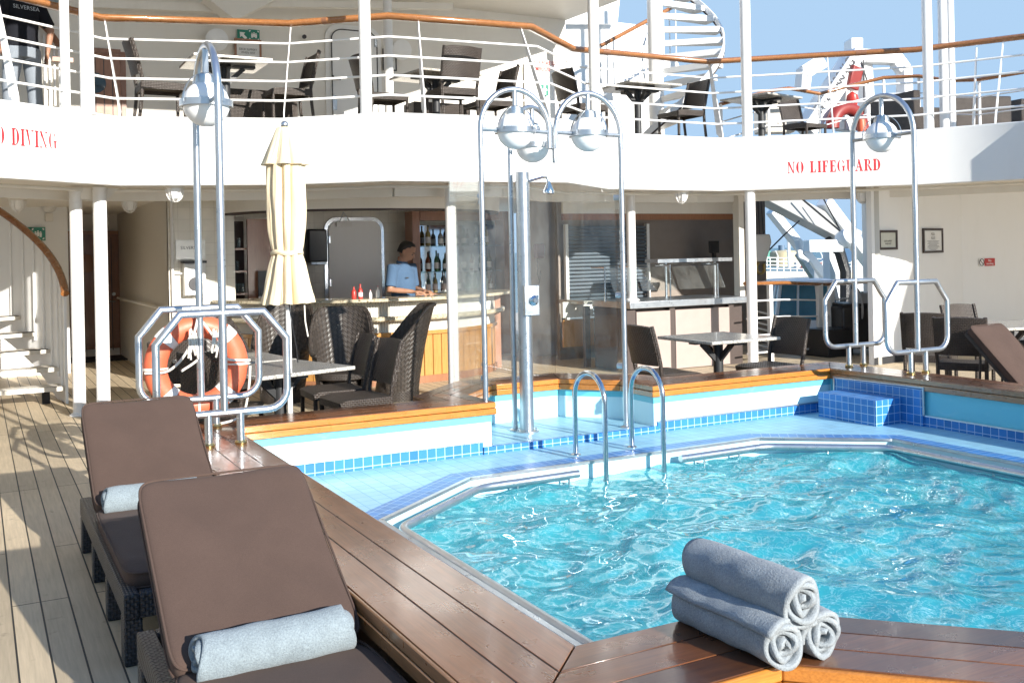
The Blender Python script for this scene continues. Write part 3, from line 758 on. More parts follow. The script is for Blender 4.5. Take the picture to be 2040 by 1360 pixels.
def alcove_lamp(pole, far, zc, label, drop=.13, base=LZ + .05, rc=None):
    p, q = Vector((*pole, 0)), Vector((*far, 0)); c = (p + q) / 2; ax = (q - p).normalized(); r = (q - p).length / 2
    t = thing('globe_lamp', label, 'lamp', (pole[0], pole[1], base), group='arched globe lamps round the pool')
    pts = [Vector((p.x, p.y, base))] + arch_pts((c.x, c.y, zc), ax, r, zc) + [Vector((q.x, q.y, zc - drop))]
    m = MB(); m.tube(pts, .0225, 14); m.build('arch_pole', M['alu'], t)
    k = MB(); k.lathe([(.05, 0), (.05, .01), (.028, .02)], (p.x, p.y, base), 20); k.build('foot_flange', M['alu'], t)
    globe_head((c.x, c.y, zc), ax, zc + r * 1.06, t, r)
alcove_lamp((3.50, 6.97), (4.125, 6.97), 2.57, 'left lamp of the pair arching over the shower screen, pole by the wooden coping end')
alcove_lamp((4.825, 6.97), (4.185, 6.97), 2.57, 'right lamp of the pair arching over the shower screen, pole behind the pool ladder')
alcove_lamp((3.98, 7.38), (4.56, 7.62), 2.52, 'rear globe lamp half hidden behind the left lamp of the shower pair')

# ------------------------------------------------------------------ shower and glass screen
sh = thing('shower', 'steel shower column with small chrome head and square valve plate', 'shower', (4.04, 7.28, LZ + .05))
SX, SY, SZ = 4.04, 7.28, LZ + .052
m = MB(); m.cyl((SX, SY, SZ), .058, 2.27 - SZ, 28); m.build('column', M['alu'], sh)
m = MB(); m.lathe([(.10, 0), (.10, .012), (.062, .02)], (SX, SY, SZ), 28); fl_ = m.build('base_flange', M['alu'], sh)
for k in range(6):
    m = MB(); a = k * math.pi / 3; m.cyl((SX + .085 * math.cos(a), SY + .085 * math.sin(a), SZ + .012), .008, .016, 8); m.build('bolt', M['steel'], fl_)
m = MB(); m.box((SX + .02, SY - .075, 1.20), (.14, .035, .25)); pt = m.build('valve_plate', M['alu'], sh, bevel=.004)
m = MB(); m.lathe([(.042, 0), (.042, .014), (.022, .03), (.022, .045)], (SX + .03, SY - .093, 1.20), 20, Matrix.Rotation(R(90), 4, 'X')); m.build('valve_boss', M['steel'], pt)
m = MB(); m.tube([(SX + .03, SY - .13, 1.20), (SX + .05, SY - .135, 1.24)], .008, 8); m.build('valve_lever', M['steel'], pt)
m = MB(); m.tube([(SX + .03, SY - .05, 2.19), (SX + .10, SY - .16, 2.215), (SX + .125, SY - .20, 2.21), (SX + .13, SY - .21, 2.16)], .011, 10); m.build('shower_arm', M['steel'], sh)
m = MB(); m.lathe([(.012, .05), (.02, .03), (.032, .0), (.046, -.03), (.046, -.05), (.03, -.056)], (SX + .13, SY - .21, 2.13), 20); m.build('shower_head', M['steel'], sh)
gs = thing('shower_screen', 'clear glass screen panels folded round the shower alcove', 'glass screen', (4.27, 7.5, .46))
GP = [(3.49, 7.01), (3.42, 7.40), (3.92, 7.85), (4.67, 7.85), (5.06, 7.42), (4.85, 7.01)]
for i in range(5):
    a, b = Vector((*GP[i], 0)), Vector((*GP[i + 1], 0)); t = (b - a).normalized() * .006
    z1 = 2.22 if i < 4 else 2.16
    m = MB(); m.beam((a.x + t.x, a.y + t.y, (.475 + z1) / 2), (b.x - t.x, b.y - t.y, (.475 + z1) / 2), .010, z1 - .475); m.build('glass_panel', M['glass'], gs, smooth=0)
for (x, y) in ((3.50, 6.99), (4.83, 6.99), (3.93, 7.84)):
    for z in (2.05, 1.22, .62):
        m = MB(); m.tube([(x, y, z), (x + (.03 if x < 4 else -.03), y + .05, z)], .026, 12); m.build('clamp', M['alu'], gs)

# ------------------------------------------------------------------ pool ladder
ld = thing('pool_ladder', 'stainless pool ladder with two curved grab rails entering the water', 'pool ladder', (4.25, 6.3, LZ))
for x in (4.0, 4.52):
    zc = .50; yc = 6.25; r = .205
    pts = [(x, yc + r, LZ)] + [(x, yc + r * math.cos(math.pi * k / 14), zc + r * .95 * math.sin(math.pi * k / 14)) for k in range(15)] + [(x, yc - r, -.8)]
    m = MB(); m.tube(pts, .0195, 14); m.build('grab_handle', M['steel'], ld)
    m = MB(); m.lathe([(.04, 0), (.04, .008), (.022, .016)], (x, yc + r, LZ), 18); m.build('foot_flange', M['steel'], ld)
for z in (-.16, -.42, -.68):
    m = MB(); m.box((4.26, 6.05, z), (.5, .10, .03)); m.build('tread', M['steel'], ld, bevel=.005)

# ------------------------------------------------------------------ lifebuoy
lb = thing('lifebuoy', 'orange lifebuoy with white rope and pale reflective patches', 'lifebuoy', (1.33, 7.06, .87))
BC = Vector((1.33, 7.06, .865)); BR, br = .272, .077
def ring_fn(a0, a1, rr, fl=.8):
    def f(u, v):
        a = a0 + (a1 - a0) * u; b = 2 * math.pi * v
        d = Vector((math.cos(a), 0, math.sin(a)))
        return BC + d * (BR + rr * math.cos(b)) + Vector((0, rr * fl * math.sin(b), 0))
    return f
m = MB(); m.sheet(lambda u, v: ring_fn(0, 2 * math.pi, br)(u, v), 72, 20, closed_u=True); m.build('ring', M['orange'], lb, smooth=180)
for a in (45, 135, 225, 315):
    m = MB(); m.sheet(ring_fn(R(a - 7), R(a + 7), br + .003), 6, 20); m.build('reflective_patch', M['tape'], lb, smooth=180)
for a in (0, 90, 180, 270):
    m = MB(); m.sheet(ring_fn(R(a - 1.6), R(a + 1.6), br + .008), 3, 20); m.build('rope_loop', M['rope'], lb, smooth=180)
def rope(pts, r=.009, name='rope', parent=lb):
    P = [Vector(p) for p in pts]; out = []
    for i in range(len(P) - 1):
        a, b, c_, d = P[max(0, i - 1)], P[i], P[i + 1], P[min(len(P) - 1, i + 2)]
        for k in range(6):
            t = k / 6; out.append(.5 * ((2 * b) + (c_ - a) * t + (2 * a - 5 * b + 4 * c_ - d) * t * t + (3 * b - a - 3 * c_ + d) * t ** 3))
    out.append(P[-1]); mm = MB(); mm.tube(out, r, 8); return mm.build(name, M['rope'], parent, smooth=80)
X0, Y0, Z0 = BC.x, BC.y - .09, BC.z
rope([(X0 - .35, Y0 + .03, Z0 - .02), (X0 - .2, Y0, Z0 - .01), (X0 - .08, Y0 - .02, Z0 + .12), (X0 - .01, Y0 - .02, Z0 + .33), (X0 - .02, Y0 + .06, Z0 + .36)])
rope([(X0 + .35, Y0 + .03, Z0 + .02), (X0 + .17, Y0, Z0 + .05), (X0 + .1, Y0 - .02, Z0 + .19), (X0 + .02, Y0 - .02, Z0 + .31)])
rope([(X0 + .35, Y0 + .03, Z0 - .02), (X0 + .33, Y0 + .02, Z0 - .2), (X0 + .28, Y0 + .02, Z0 - .36), (X0 + .12, Y0, Z0 - .40)])
rope([(X0 - .12, Y0, Z0 - .02), (X0 + .0, Y0 - .02, Z0 + .07), (X0 - .04, Y0 - .03, Z0 + .17)])
for dx in (-.045, .11):
    kn = MB()
    for k in range(9):
        a = random.uniform(0, 6.28); kn.tube([(X0 + dx + .02 * math.cos(a), Y0 - .03, Z0 + .24 + random.uniform(-.03, .03)), (X0 + dx + .03 * math.cos(a + 1), Y0 - .045, Z0 + .19 + random.uniform(-.03, .03)), (X0 + dx + .035 * math.cos(a), Y0 - .03, Z0 + .1 + random.uniform(-.05, .04))], .0065, 6)
    kn.build('rope_knot', M['rope'], lb)

# ------------------------------------------------------------------ sun loungers
def rounded_slab(w, l, h, r=.03, nx=12, ny=20, puff=.008, seed=0):
    """soft cushion: superellipsoid-edged box centred on x, from y=0 to y=l, base at z=0"""
    m = MB(); rnd = random.Random(seed)
    def prof(t, L): return t
    def f(u, v):
        a = 2 * math.pi * u; b = math.pi * (v - .5)
        e1, e2 = .16, .30
        sg = lambda q, e: math.copysign(abs(q) ** e, q)
        x = w / 2 * sg(math.cos(b), e2) * sg(math.cos(a), e1); y = l / 2 * sg(math.cos(b), e2) * sg(math.sin(a), e1); z = h / 2 * sg(math.sin(b), e2)
        z += (puff * math.sin(x * 7 + seed) * math.sin(y * 6 + seed) + .0035 * math.sin(x * 19 + y * 9 + seed) * math.sin(y * 23 + 2 * seed)) * (1 if z > 0 else 0)
        return (x, y + l / 2, z + h / 2)
    m.sheet(f, 64, 24, closed_u=True); return m
def piping(w, l, h):
    m = MB(); sg = lambda q, e: math.copysign(abs(q) ** e, q)
    for z in (h * .84, h * .16): m.tube([(w / 2 * 1.0 * sg(math.cos(a), .16), l / 2 * sg(math.sin(a), .16) + l / 2, z) for a in [2 * math.pi * k / 72 for k in range(72)]], .0045, 6, closed=True)
    return m
def make_lounger(name='sun_lounger', ang=R(31)):
    t = thing(name, 'x', 'sun lounger')
    W, y0, y1 = .64, -1.26, .60
    fr = MB()
    for sx in (-1, 1): fr.box((sx * (W / 2 - .03), (y0 + y1) / 2, .235), (.06, y1 - y0, .10))
    fr.box((0, y0 + .03, .235), (W - .12, .06, .10)); fr.box((0, y1 - .03, .235), (W - .12, .06, .10))
    fr.build('frame', M['wicker_dark'], t, bevel=.008)
    sl_ = MB()
    for k in range(9): sl_.box((0, y0 + .12 + k * .14, .245), (W - .12, .09, .02))
    sl_.build('slatted_base', M['wicker_dark'], t)
    for sx in (-1, 1):
        for (y, w_) in ((y0 + .06, .11), (y0 + .62, .085), (y0 + 1.22, .085), (y1 - .06, .10)):
            m = MB(); x = sx * (W / 2 - .035)
            m.prism([(x - .035, y - w_ / 2), (x + .035, y - w_ / 2), (x + .035, y + w_ / 2), (x - .035, y + w_ / 2)], 0, .186)
            m.build('leg', M['wicker_dark'], t, bevel=.008)
    o = rounded_slab(.60, 1.18, .085, seed=1); 
    for p in o.v: p.y -= 1.17; p.z += .265
    so_ = o.build('seat_cushion', M['cushion'], t, smooth=180)
    pi_ = piping(.60, 1.18, .085); pi_.v = [p + Vector((0, -1.17, .265)) for p in pi_.v]; pi_.build('piping', M['cushion'], so_)
    Mx = Matrix.Translation((0, -.005, .30)) @ Matrix.Rotation(ang, 4, 'X')
    o = rounded_slab(.60, .84, .085, seed=2)
    o.v = [Mx @ p for p in o.v]; bo_ = o.build('back_cushion', M['cushion'], t, smooth=180)
    pi_ = piping(.60, .84, .085); pi_.v = [Mx @ p for p in pi_.v]; pi_.build('piping', M['cushion'], bo_)
    bf = MB(); bf.v = []; bf.box((0, .42, -.025), (.56, .80, .04)); bf.v = [Mx @ p for p in bf.v]; bf.build('backrest_frame', M['wicker_dark'], t, bevel=.008)
    ps = MB(); q = Mx @ Vector((0, .62, -.05)); ps.tube([(-.2, q.y, q.z), (-.2, q.y + .02, .24)], .012, 8); ps.tube([(.2, q.y, q.z), (.2, q.y + .02, .24)], .012, 8); ps.build('prop', M['dark_metal'], t)
    tg = MB(); tg.box((.302, -.5, .30), (.004, .03, .022)); tg.build('care_tag', M['signwhite'], t)
    return t
LG = Kind(make_lounger())
GL_ = 'brown sun loungers by the pool'
LG.put((.80, 3.15, 0), 0, 'nearest brown cushioned sun lounger, its pale towel in the foreground', GL_)
LG.put((.81, 5.43, 0), 0, 'brown cushioned sun lounger on the deck behind the nearest one, before the lifebuoy lamp', GL_)
Kind(make_lounger('sun_lounger', R(46))).put((8.32, 5.62, 0), R(4), scale=.88, label= 'brown cushioned sun lounger at the right edge beyond the dark coping', group=GL_)
# ------------------------------------------------------------------ rolled towels
def towel_mesh(r, L, turns=3.2, seed=0, squash=1.):
    rnd = random.Random(seed); ph = [rnd.uniform(0, 6.28) for _ in range(6)]
    pitch = r * .88 / turns
    def f(u, v):
        a = v * turns * 2 * math.pi
        rr = r * .10 + pitch * a / (2 * math.pi)
        rr *= 1 + .045 * math.sin(3 * a / turns + ph[0]) + .03 * math.sin(11 * u + a + ph[1]) + .02 * math.sin(23 * u + 2 * a + ph[4])
        x = (u - .5) * L + .013 * math.sin(1.7 * a + ph[2]) * (1 if u > .5 else -1) * (abs(u - .5) * 2) ** 6
        y = rr * math.cos(a + ph[3]); z = rr * math.sin(a + ph[3]) * squash + .004 * math.sin(6 * u + ph[5])
        if v < .12: y *= .6; z *= 1.2
        return (x, y, z)
    m = MB(); m.sheet(f, 34, int(turns * 30), pitch * .90)
    return m
def towel(name, c, ax, r, L, mat, label, group, seed, rot=0, squash=1.):
    t = thing(name, label, 'towel', c, group=group)
    m = towel_mesh(r, L, 3.5, seed, squash)
    A = Matrix.Translation(Vector(c)) @ Vector(ax).to_track_quat('X', 'Z').to_matrix().to_4x4() @ Matrix.Rotation(rot, 4, 'X')
    m.v = [A @ p for p in m.v]
    o = m.build('terry_roll', M[mat], t, smooth=180)
    return t
GT = 'rolled grey towels stacked on the coping'
towel('rolled_towel', (1.925, 2.26, ZC + .064), (.0, -1, 0), .064, .43, 'towel', 'rolled blue grey towel lying at the bottom left of the stack of three', GT, 3, 2.0)
towel('rolled_towel', (2.062, 2.26, ZC + .064), (.03, -1, 0), .064, .43, 'towel', 'rolled blue grey towel at the bottom right of the stack of three', GT, 5, .6)
towel('rolled_towel', (1.99, 2.26, ZC + .178), (.01, -1, 0), .066, .44, 'towel', 'rolled blue grey towel resting on top of the other two', GT, 8, 4.0)
GT2 = 'pale towels rolled on the loungers'
towel('rolled_towel', (.80, 3.10, .402), (1, .03, 0), .064, .47, 'towel_pale', 'pale towel rolled on the nearest lounger against its backrest', GT2, 12, 1.0, .85)
towel('rolled_towel', (.78, 5.36, .40), (1, .02, 0), .062, .46, 'towel_pale', 'pale towel rolled on the second lounger, half hidden by the nearest backrest', GT2, 15, 1.0, .85)
# ------------------------------------------------------------------ wicker chairs, armchairs, tables, parasol
def set_uv(o, fn):
    d = o.data.uv_layers[0].data
    for l in o.data.loops: d[l.index].uv = fn(o.data.vertices[l.vertex_index].co)
def make_chair():
    t = thing('wicker_chair', 'x', 'chair'); w, dp, sz = .47, .46, .45
    m = MB()
    m.sheet(lambda u, v: ((u - .5) * w, -dp / 2 + dp * v, sz - .012 * math.sin(math.pi * u) * math.sin(math.pi * v) - (.02 * max(0, v - .85) / .15)), 8, 8, .035)
    m.build('seat', M['wicker'], t, smooth=50)
    ap = MB()
    for sx in (-1, 1): ap.box((sx * (w / 2 - .012), 0, sz - .05), (.022, dp - .02, .05))
    ap.box((0, dp / 2 - .012, sz - .05), (w - .05, .022, .05)); ap.box((0, -dp / 2 + .012, sz - .05), (w - .05, .022, .05))
    ap.build('seat_rail', M['wicker'], t)
    def bk(u, v):
        x = (u - .5) * (w - .02); z = .53 + .36 * v
        return (x, -dp / 2 + .01 - .10 * ((z - sz) / .44) ** 1.3 - .035 * (1 - (2 * u - 1) ** 2), z + .012 * (1 - (2 * u - 1) ** 2) * v)
    m = MB(); m.sheet(lambda u, v: bk(1 - u, v), 8, 8, .026); m.build('backrest', M['wicker'], t, smooth=50)
    for sx in (-1, 1):
        m = MB(); m.tube([(sx * (w / 2 - .02), dp / 2 - .02, 0), (sx * (w / 2 - .02), dp / 2 - .02, sz - .03)], .019, 8); m.build('leg', M['wicker'], t)
        pts = [(sx * (w / 2 - .018), -dp / 2 - .03, 0), (sx * (w / 2 - .018), -dp / 2 + .005, .3), (sx * (w / 2 - .018), -dp / 2 + .012, sz)] + [(sx * (w / 2 - .008), bk(0, k / 5)[1] + .0, bk(0, k / 5)[2] + .005) for k in range(6)]
        m = MB(); m.tube(pts, .019, 8); m.build('rear_leg', M['wicker'], t)
    return t
CH = Kind(make_chair())
def make_arm():
    t = thing('wicker_armchair', 'x', 'armchair')
    def shell(u, v):
        a = (u - .5) * 2 * R(128)
        s = max(0., min(1., (R(112) - abs(a)) / R(70))); s = s * s * (3 - 2 * s)
        top = .58 + .46 * s - .03 * (1 - math.cos(a)) * s; z = .07 + (top - .07) * v
        r = .235 + .085 * v ** .9 + .02 * s * v
        return (r * math.sin(a) * 1.0, -r * math.cos(a) - .10 * s * v ** 2, z)
    m = MB(); m.sheet(shell, 40, 16, .03)
    o = m.build('shell', M['wicker_chev'], t, smooth=60)
    set_uv(o, lambda c: (math.atan2(c.x, -c.y) * .33, c.z))
    rim = MB(); rim.tube([Vector(shell(k / 40, 1)) for k in range(41)], .02, 8); rim.build('rim', M['wicker'], t, smooth=80)
    s = MB(); s.lathe([(.02, .41), (.22, .415), (.275, .40), (.28, .34), (.27, .33)], (0, .02, 0), 28); s.build('seat', M['wicker'], t)
    b = MB(); b.lathe([(.24, .0), (.25, .07), (.20, .33)], (0, 0, 0), 28); b.build('base', M['wicker'], t)
    return t
AR = Kind(make_arm())
def make_table(w=.84, d=.84):
    t = thing('granite_table', 'x', 'table'); z = .74
    m = MB(); m.box((0, 0, z - .015), (w, d, .03)); m.build('tabletop', M['granite'], t, bevel=.006)
    sp = MB(); sp.prism([(-.32, -.05), (.32, -.05), (.32, .05), (-.32, .05)], z - .06, z - .03); sp.prism([(-.05, -.32), (.05, -.32), (.05, .32), (-.05, .32)], z - .062, z - .032)
    for a in range(4):
        an = a * math.pi / 2; sp.beam((.03 * math.cos(an), .03 * math.sin(an), z - .22), (.2 * math.cos(an), .2 * math.sin(an), z - .06), .03, .05)
    sp.build('spider', M['dark_metal'], t)
    c = MB(); c.cyl((0, 0, .03), .048, z - .09, 20); c.build('pedestal', M['dark_metal'], t)
    b = MB(); b.lathe([(.25, 0), (.25, .015), (.05, .04)], (0, 0, 0), 28); b.build('base', M['dark_metal'], t)
    return t
TB = Kind(make_table())
PX, NX, PY, NY = R(-90), R(90), 0, R(180)                     # the way a chair faces
GC, GA, GTb = 'wicker chairs on the pool deck', 'tub armchairs by the bar', 'granite topped tables'
CH.put((2.74, 7.84, 0), NX + .06, 'dark wicker chair at the parasol table, nearest the wooden coping', GC)
CH.put((2.74, 8.45, 0), NX - .03, 'wicker chair half hidden beyond another at the parasol table, before the armchairs', GC)
CH.put((5.78, 7.64, 0), PX - .05, 'wicker chair left of the granite table in front of the buffet', GC)
CH.put((6.86, 7.43, 0), NX + .03, 'wicker chair right of the granite table before the buffet, harbour behind it', GC)
CH.put((8.85, 7.15, 0), R(-60), 'wicker chair behind the right lamp frame, sun catching its backrest', GC)
CH.put((8.55, 6.50, 0), R(-62), 'wicker chair in shade behind the right lamp frame, beside the white topped table', GC)
CH.put((9.95, 7.40, 0), NY - .2, 'wicker chair behind the white topped table by the right white wall', GC)
CH.put((1.62, 9.2, 0), R(-20), 'wicker chair seen through the ring of the lifebuoy', GC)
CH.put((1.72, 8.02, 0), R(-35), 'wicker chair at the foot of the left lamp, partly behind its frame', GC)
AR.put((3.36, 10.02, 0), R(160), 'tub armchair with its chevron back to the bar, just right of the parasol', GA)
AR.put((4.10, 10.35, 0), R(78), 'tub armchair seen from the side in front of the honey wood bar panels', GA)
AR.put((2.98, 10.95, 0), R(150), 'tub armchair behind the parasol pole, nearest the counter', GA)
AR.put((2.10, 9.95, 0), R(200), 'tub armchair behind the lifebuoy and the left lamp', GA)
TB.put((2.08, 7.72, 0), R(17), 'granite topped table under the closed parasol', GTb)
TB.put((1.92, 8.66, 0), R(6), 'granite topped table just beyond the parasol table', GTb)
TB.put((6.38, 7.62, 0), R(0), 'granite topped table between two chairs in front of the buffet', GTb)
TB.put((9.62, 6.78, 0), R(-14), 'pale topped table at the right edge behind the dark coping lounger', GTb)
# closed parasol
um = thing('parasol', 'closed cream parasol tied at the waist, standing through the granite table', 'parasol', (2.13, 7.62, .74))
UX, UY = 2.13, 7.62
m = MB(); m.tube([(UX, UY, .05), (UX, UY, 2.55)], .021, 14); m.build('pole', M['rail_white'], um)
m = MB(); m.sphere((UX, UY, 2.625), .030, 16); m.build('finial', M['alu'], um)
def fold(prof, nf, amp, seed, tw=0.):
    rnd = random.Random(seed); ph = [rnd.uniform(-.35, .35) for _ in range(nf)]; am = [rnd.uniform(.6, 1.25) for _ in range(nf)]
    def f(u, v):
        k = v * (len(prof) - 1); i = min(int(k), len(prof) - 2); t = k - i
        r = prof[i][0] * (1 - t) + prof[i + 1][0] * t; z = prof[i][1] * (1 - t) + prof[i + 1][1] * t; A = prof[i][2] * (1 - t) + prof[i + 1][2] * t
        a = 2 * math.pi * u; q = int(u * nf) % nf
        w = abs(math.sin(a * nf / 2 + .35 * math.sin(2 * a + seed) + tw * v)) ** .75
        r *= 1 + .028 * math.sin(13 * a + 6 * z + seed) * math.sin(9 * z + 2 * a) + .018 * math.sin(27 * a - 8 * z)
        return (UX + r * (1 - A * am[q] * (1 - w)) * math.cos(a), UY + r * (1 - A * am[q] * (1 - w)) * math.sin(a), z + prof[i][3] * math.sin(a * nf / 2 + seed) ** 2)
    return f
m = MB(); m.sheet(fold([(.14, 2.36, .3, 0), (.148, 2.2, .34, 0), (.150, 2.0, .34, 0), (.142, 1.82, .36, 0), (.125, 1.70, .45, 0), (.108, 1.63, .35, 0), (.135, 1.55, .45, 0), (.165, 1.42, .45, .0), (.19, 1.3, .42, .012), (.205, 1.235, .42, .03)], 9, .5, 4, .5), 130, 40, .004, closed_u=True)
m.build('canopy', M['canvas'], um, smooth=70)
m = MB(); m.sheet(fold([(.055, 2.60, .1, 0), (.07, 2.575, .15, 0), (.11, 2.48, .25, 0), (.15, 2.39, .3, 0), (.183, 2.31, .34, -.02)], 8, .3, 2), 110, 18, .004, closed_u=True)
m.build('vent_cap', M['canvas'], um, smooth=70)
m = MB(); m.tube([(UX + .115 * math.cos(2 * math.pi * k / 24), UY + .115 * math.sin(2 * math.pi * k / 24), 1.635 + .008 * math.sin(k)) for k in range(24)], .012, 6, closed=True, flat=1.6); m.build('tie_strap', M['canvas'], um)
m = MB(); m.tube([(UX + .11, UY - .06, 1.27), (UX + .115, UY - .06, 1.1), (UX + .135, UY - .06, .98)], .006, 6); m.build('cord', M['rope'], um)
m = MB(); m.tube([(UX, UY - .03, 1.24), (UX + .025, UY - .035, 1.05), (UX + .05, UY - .035, .9), (UX + .06, UY - .03, .78)], .004, 6); m.build('cord', M['black'], um)
# ------------------------------------------------------------------ bar under the balcony
def wallthing(name, label, cat, pts, z0, z1, mat, thick=.08, part='panel', **kw):
    """upright wall along a plan polyline, thickness behind it"""
    t = thing(name, label, cat, (pts[0][0], pts[0][1], z0))
    back = offset(pts, -thick, False)
    m = MB()
    for i in range(len(pts) - 1):
        m.prism([pts[i], pts[i + 1], (back[i + 1].x, back[i + 1].y), (back[i].x, back[i].y)], z0, z1)
    m.build(part, mat, t, smooth=0, **kw); return t
def box_part(name, c, size, mat, parent, rz=0, bevel=0, **kw):
    m = MB(); m.box(c, size, rz); return m.build(name, mat, parent, bevel=bevel, **kw)
BCX, BCY = 4.72, 13.05
def bar_pt(a, k, z=0): return (BCX + (2.08 * k) * math.cos(R(a)), BCY + 1.80 * k * math.sin(R(a)), z)
def bar_arc(k0, k1, z0, z1, a0=183, a1=345, n=44):
    m = MB(); A = [a0 + (a1 - a0) * i / n for i in range(n + 1)]
    vs = [bar_pt(a, k, z) for a in A for (k, z) in ((k0, z0), (k1, z0), (k1, z1), (k0, z1))]
    fs = []
    for i in range(n):
        o = i * 4; fs += [(o + j, o + (j + 1) % 4, o + 4 + (j + 1) % 4, o + 4 + j) for j in range(4)]
    fs += [(0, 3, 2, 1), (n * 4, n * 4 + 1, n * 4 + 2, n * 4 + 3)]
    m.add(vs, fs); return m
bar = thing('bar_counter', 'curved bar counter with golden stone top, fluted white front and honey wood panels below', 'bar counter', (BCX, 11.3, 0))
bar_arc(.70, 1.0, 1.035, 1.075).build('countertop', M['granite_gold'], bar, bevel=.008, smooth=40)
def fluted():
    t = NT('white_tambour'); v = t.obj()
    s = t.node('ShaderNodeSeparateXYZ', {0: v}); an = t.math('ARCTAN2', s.outputs[1], s.outputs[0])
    t.P(Base_Color=t.ramp(t.noise(t.obj((3, 3, .6)), 5, 4), [(.3, (.64, .62, .56)), (.7, (.74, .72, .67))]), Roughness=.4); return t.m
M['tambour'] = fluted()
m = MB(); n = 150
vs = []; fs = []
for i in range(n * 2 + 1):                                     # flutes as real ribs
    a = 184 + 160 * i / (n * 2); k = .875 + (.009 if i % 2 else 0)
    vs += [bar_pt(a, k, .62), bar_pt(a, k, 1.035)]
for i in range(n * 2): fs.append((2 * i, 2 * i + 2, 2 * i + 3, 2 * i + 1))
m.add(vs, fs); m.build('fluted_front', M['tambour'], bar, smooth=0)
bar_arc(.88, .955, .79, .85).build('stone_rail', M['granite_gold'], bar, bevel=.02, smooth=60)
bar_arc(.86, .905, .60, .65).build('wood_rail', M['barwood'], bar, bevel=.008)
m = MB(); vs = []; fs = []
for i in range(0, 41):
    for (da, k) in ((0.0, .872), (.25, .888), (3.75, .888)):
        a = 184 + 4 * i + da
        if a > 345: continue
        vs += [bar_pt(a, k, .0), bar_pt(a, k, .60)]
for i in range(len(vs) // 2 - 1): fs.append((2 * i, 2 * i + 2, 2 * i + 3, 2 * i + 1))
m.add(vs, fs); m.build('wood_panels', M['barwood'], bar, smooth=0)
bar_arc(.885, .90, .0, .09).build('kick_board', M['cabinet'], bar)
e = bar_pt(345, .85); box_part('end_post', (e[0] + .02, e[1] - .05, .52), (.10, .62, 1.03), M['cabinet'], bar, R(-12))
hd = thing('bar_header', 'white curved header panel over the bar with a dark lower edge', 'header panel', (BCX, 11.4, 2.2))
bar_arc(.86, .93, 2.17, 2.39).build('panel', M['cream'], hd); bar_arc(.865, .925, 2.145, 2.17).build('dark_trim', M['brown_post'], hd)
# back wall of the bar
bw = wallthing('bar_back_wall', 'beige tiled back wall of the bar', 'wall', [(2.95, 14.6), (7.6, 14.6)], 0, 2.4, M['tile_wall'], part='tiled_panel')
tw2 = wallthing('tiled_wall', 'beige tiled wall beside the corridor, carrying the white dispenser', 'wall', [(2.13, 13.0), (2.95, 13.0), (2.95, 13.25)], 0, 2.4, M['tile_wall'], part='tiled_panel')
def at_wall(u, v, Y): return at(u, v, Y=Y)
a, b = at_wall(653, 440, 14.55), at_wall(758, 440, 14.55)
dr = thing('galley_door', 'white steel door with rounded top corners behind the bar', 'door', ((a.x + b.x) / 2, 14.55, 0))
def rdoor(x0, x1, z0, z1, r, y, th, name, mat, parent):
    pts = [(x0, z0), (x1, z0)] + [(x1 - r + r * math.cos(R(k * 15)), z1 - r + r * math.sin(R(k * 15))) for k in range(7)] + [(x0 + r - r * math.sin(R(k * 15)), z1 - r + r * math.cos(R(k * 15))) for k in range(7)]
    m = MB(); m.prism(pts, 0, th, Matrix.Translation((0, y, 0)) @ Matrix.Rotation(R(90), 4, 'X')); return m.build(name, mat, parent, bevel=.004, smooth=0)
rdoor(a.x - .06, b.x + .06, .1, a.z + .06, .2, 14.59, .03, 'door_frame', M['steel'], dr)
rdoor(a.x, b.x, .12, a.z, .16, 14.558, .03, 'leaf', M['white'], dr)
box_part('closer', ((a.x * .72 + b.x * .28), 14.50, a.z - .06), (.24, .04, .06), M['rail_white'], dr)
m = MB(); m.tube([(a.x * .8 + b.x * .2, 14.5, a.z - .02), (a.x * .74 + b.x * .26, 14.46, a.z + .13), (a.x * .62 + b.x * .38, 14.5, a.z + .0)], .008, 6); m.build('closer_arm', M['alu'], dr)
for z in (.5, 1.2, 1.85): box_part('hinge', (a.x + .012, 14.52, z), (.02, .02, .1), M['steel'], dr)
c = at_wall(630, 490, 14.5)
td = thing('towel_dispenser', 'smoked black paper towel dispenser on the tiled wall left of the white bar door', 'dispenser', (c.x, 14.5, c.z - .27))
box_part('case', (c.x, 14.5, c.z), (.30, .18, .50), M['black'], td, bevel=.03); box_part('chute', (c.x, 14.46, c.z - .26), (.24, .16, .05), M['alu'], td, bevel=.01)
# red-brown shelf unit at the left end
sx0 = at_wall(459, 500, 13.35).x; sx1 = at_wall(492, 500, 13.35).x
su = thing('shelf_cabinet', 'tall red brown open shelf cabinet at the left end of the bar', 'cabinet', (sx0, 13.4, 0))
box_part('side', (sx0 + .01, 13.55, 1.05), (.02, .4, 2.1), M['cabinet'], su); box_part('back', ((sx0 + sx1) / 2, 13.74, 1.05), (sx1 - sx0 + .1, .02, 2.1), M['brown_post'], su)
for z in (.35, .75, 1.12, 1.42, 1.72): box_part('shelf', ((sx0 + sx1) / 2, 13.55, z), (sx1 - sx0, .36, .025), M['cabinet'], su)
cb = thing('wood_partition', 'smooth red brown wooden partition behind the parasol', 'partition', (sx1, 13.4, 0))
x2 = at_wall(566, 500, 13.4).x
box_part('panel', ((sx1 + x2) / 2 + .02, 13.42, 1.06), (x2 - sx1, .05, 2.12), M['cabinet'], cb)
c = at_wall(527, 566, 13.3); mn = thing('menu_board', 'small black menu board standing on the counter by the wood partition', 'board', (c.x, 13.3, 1.075)); box_part('panel', (c.x, 13.3, c.z), (.17, .02, .36), M['black'], mn)
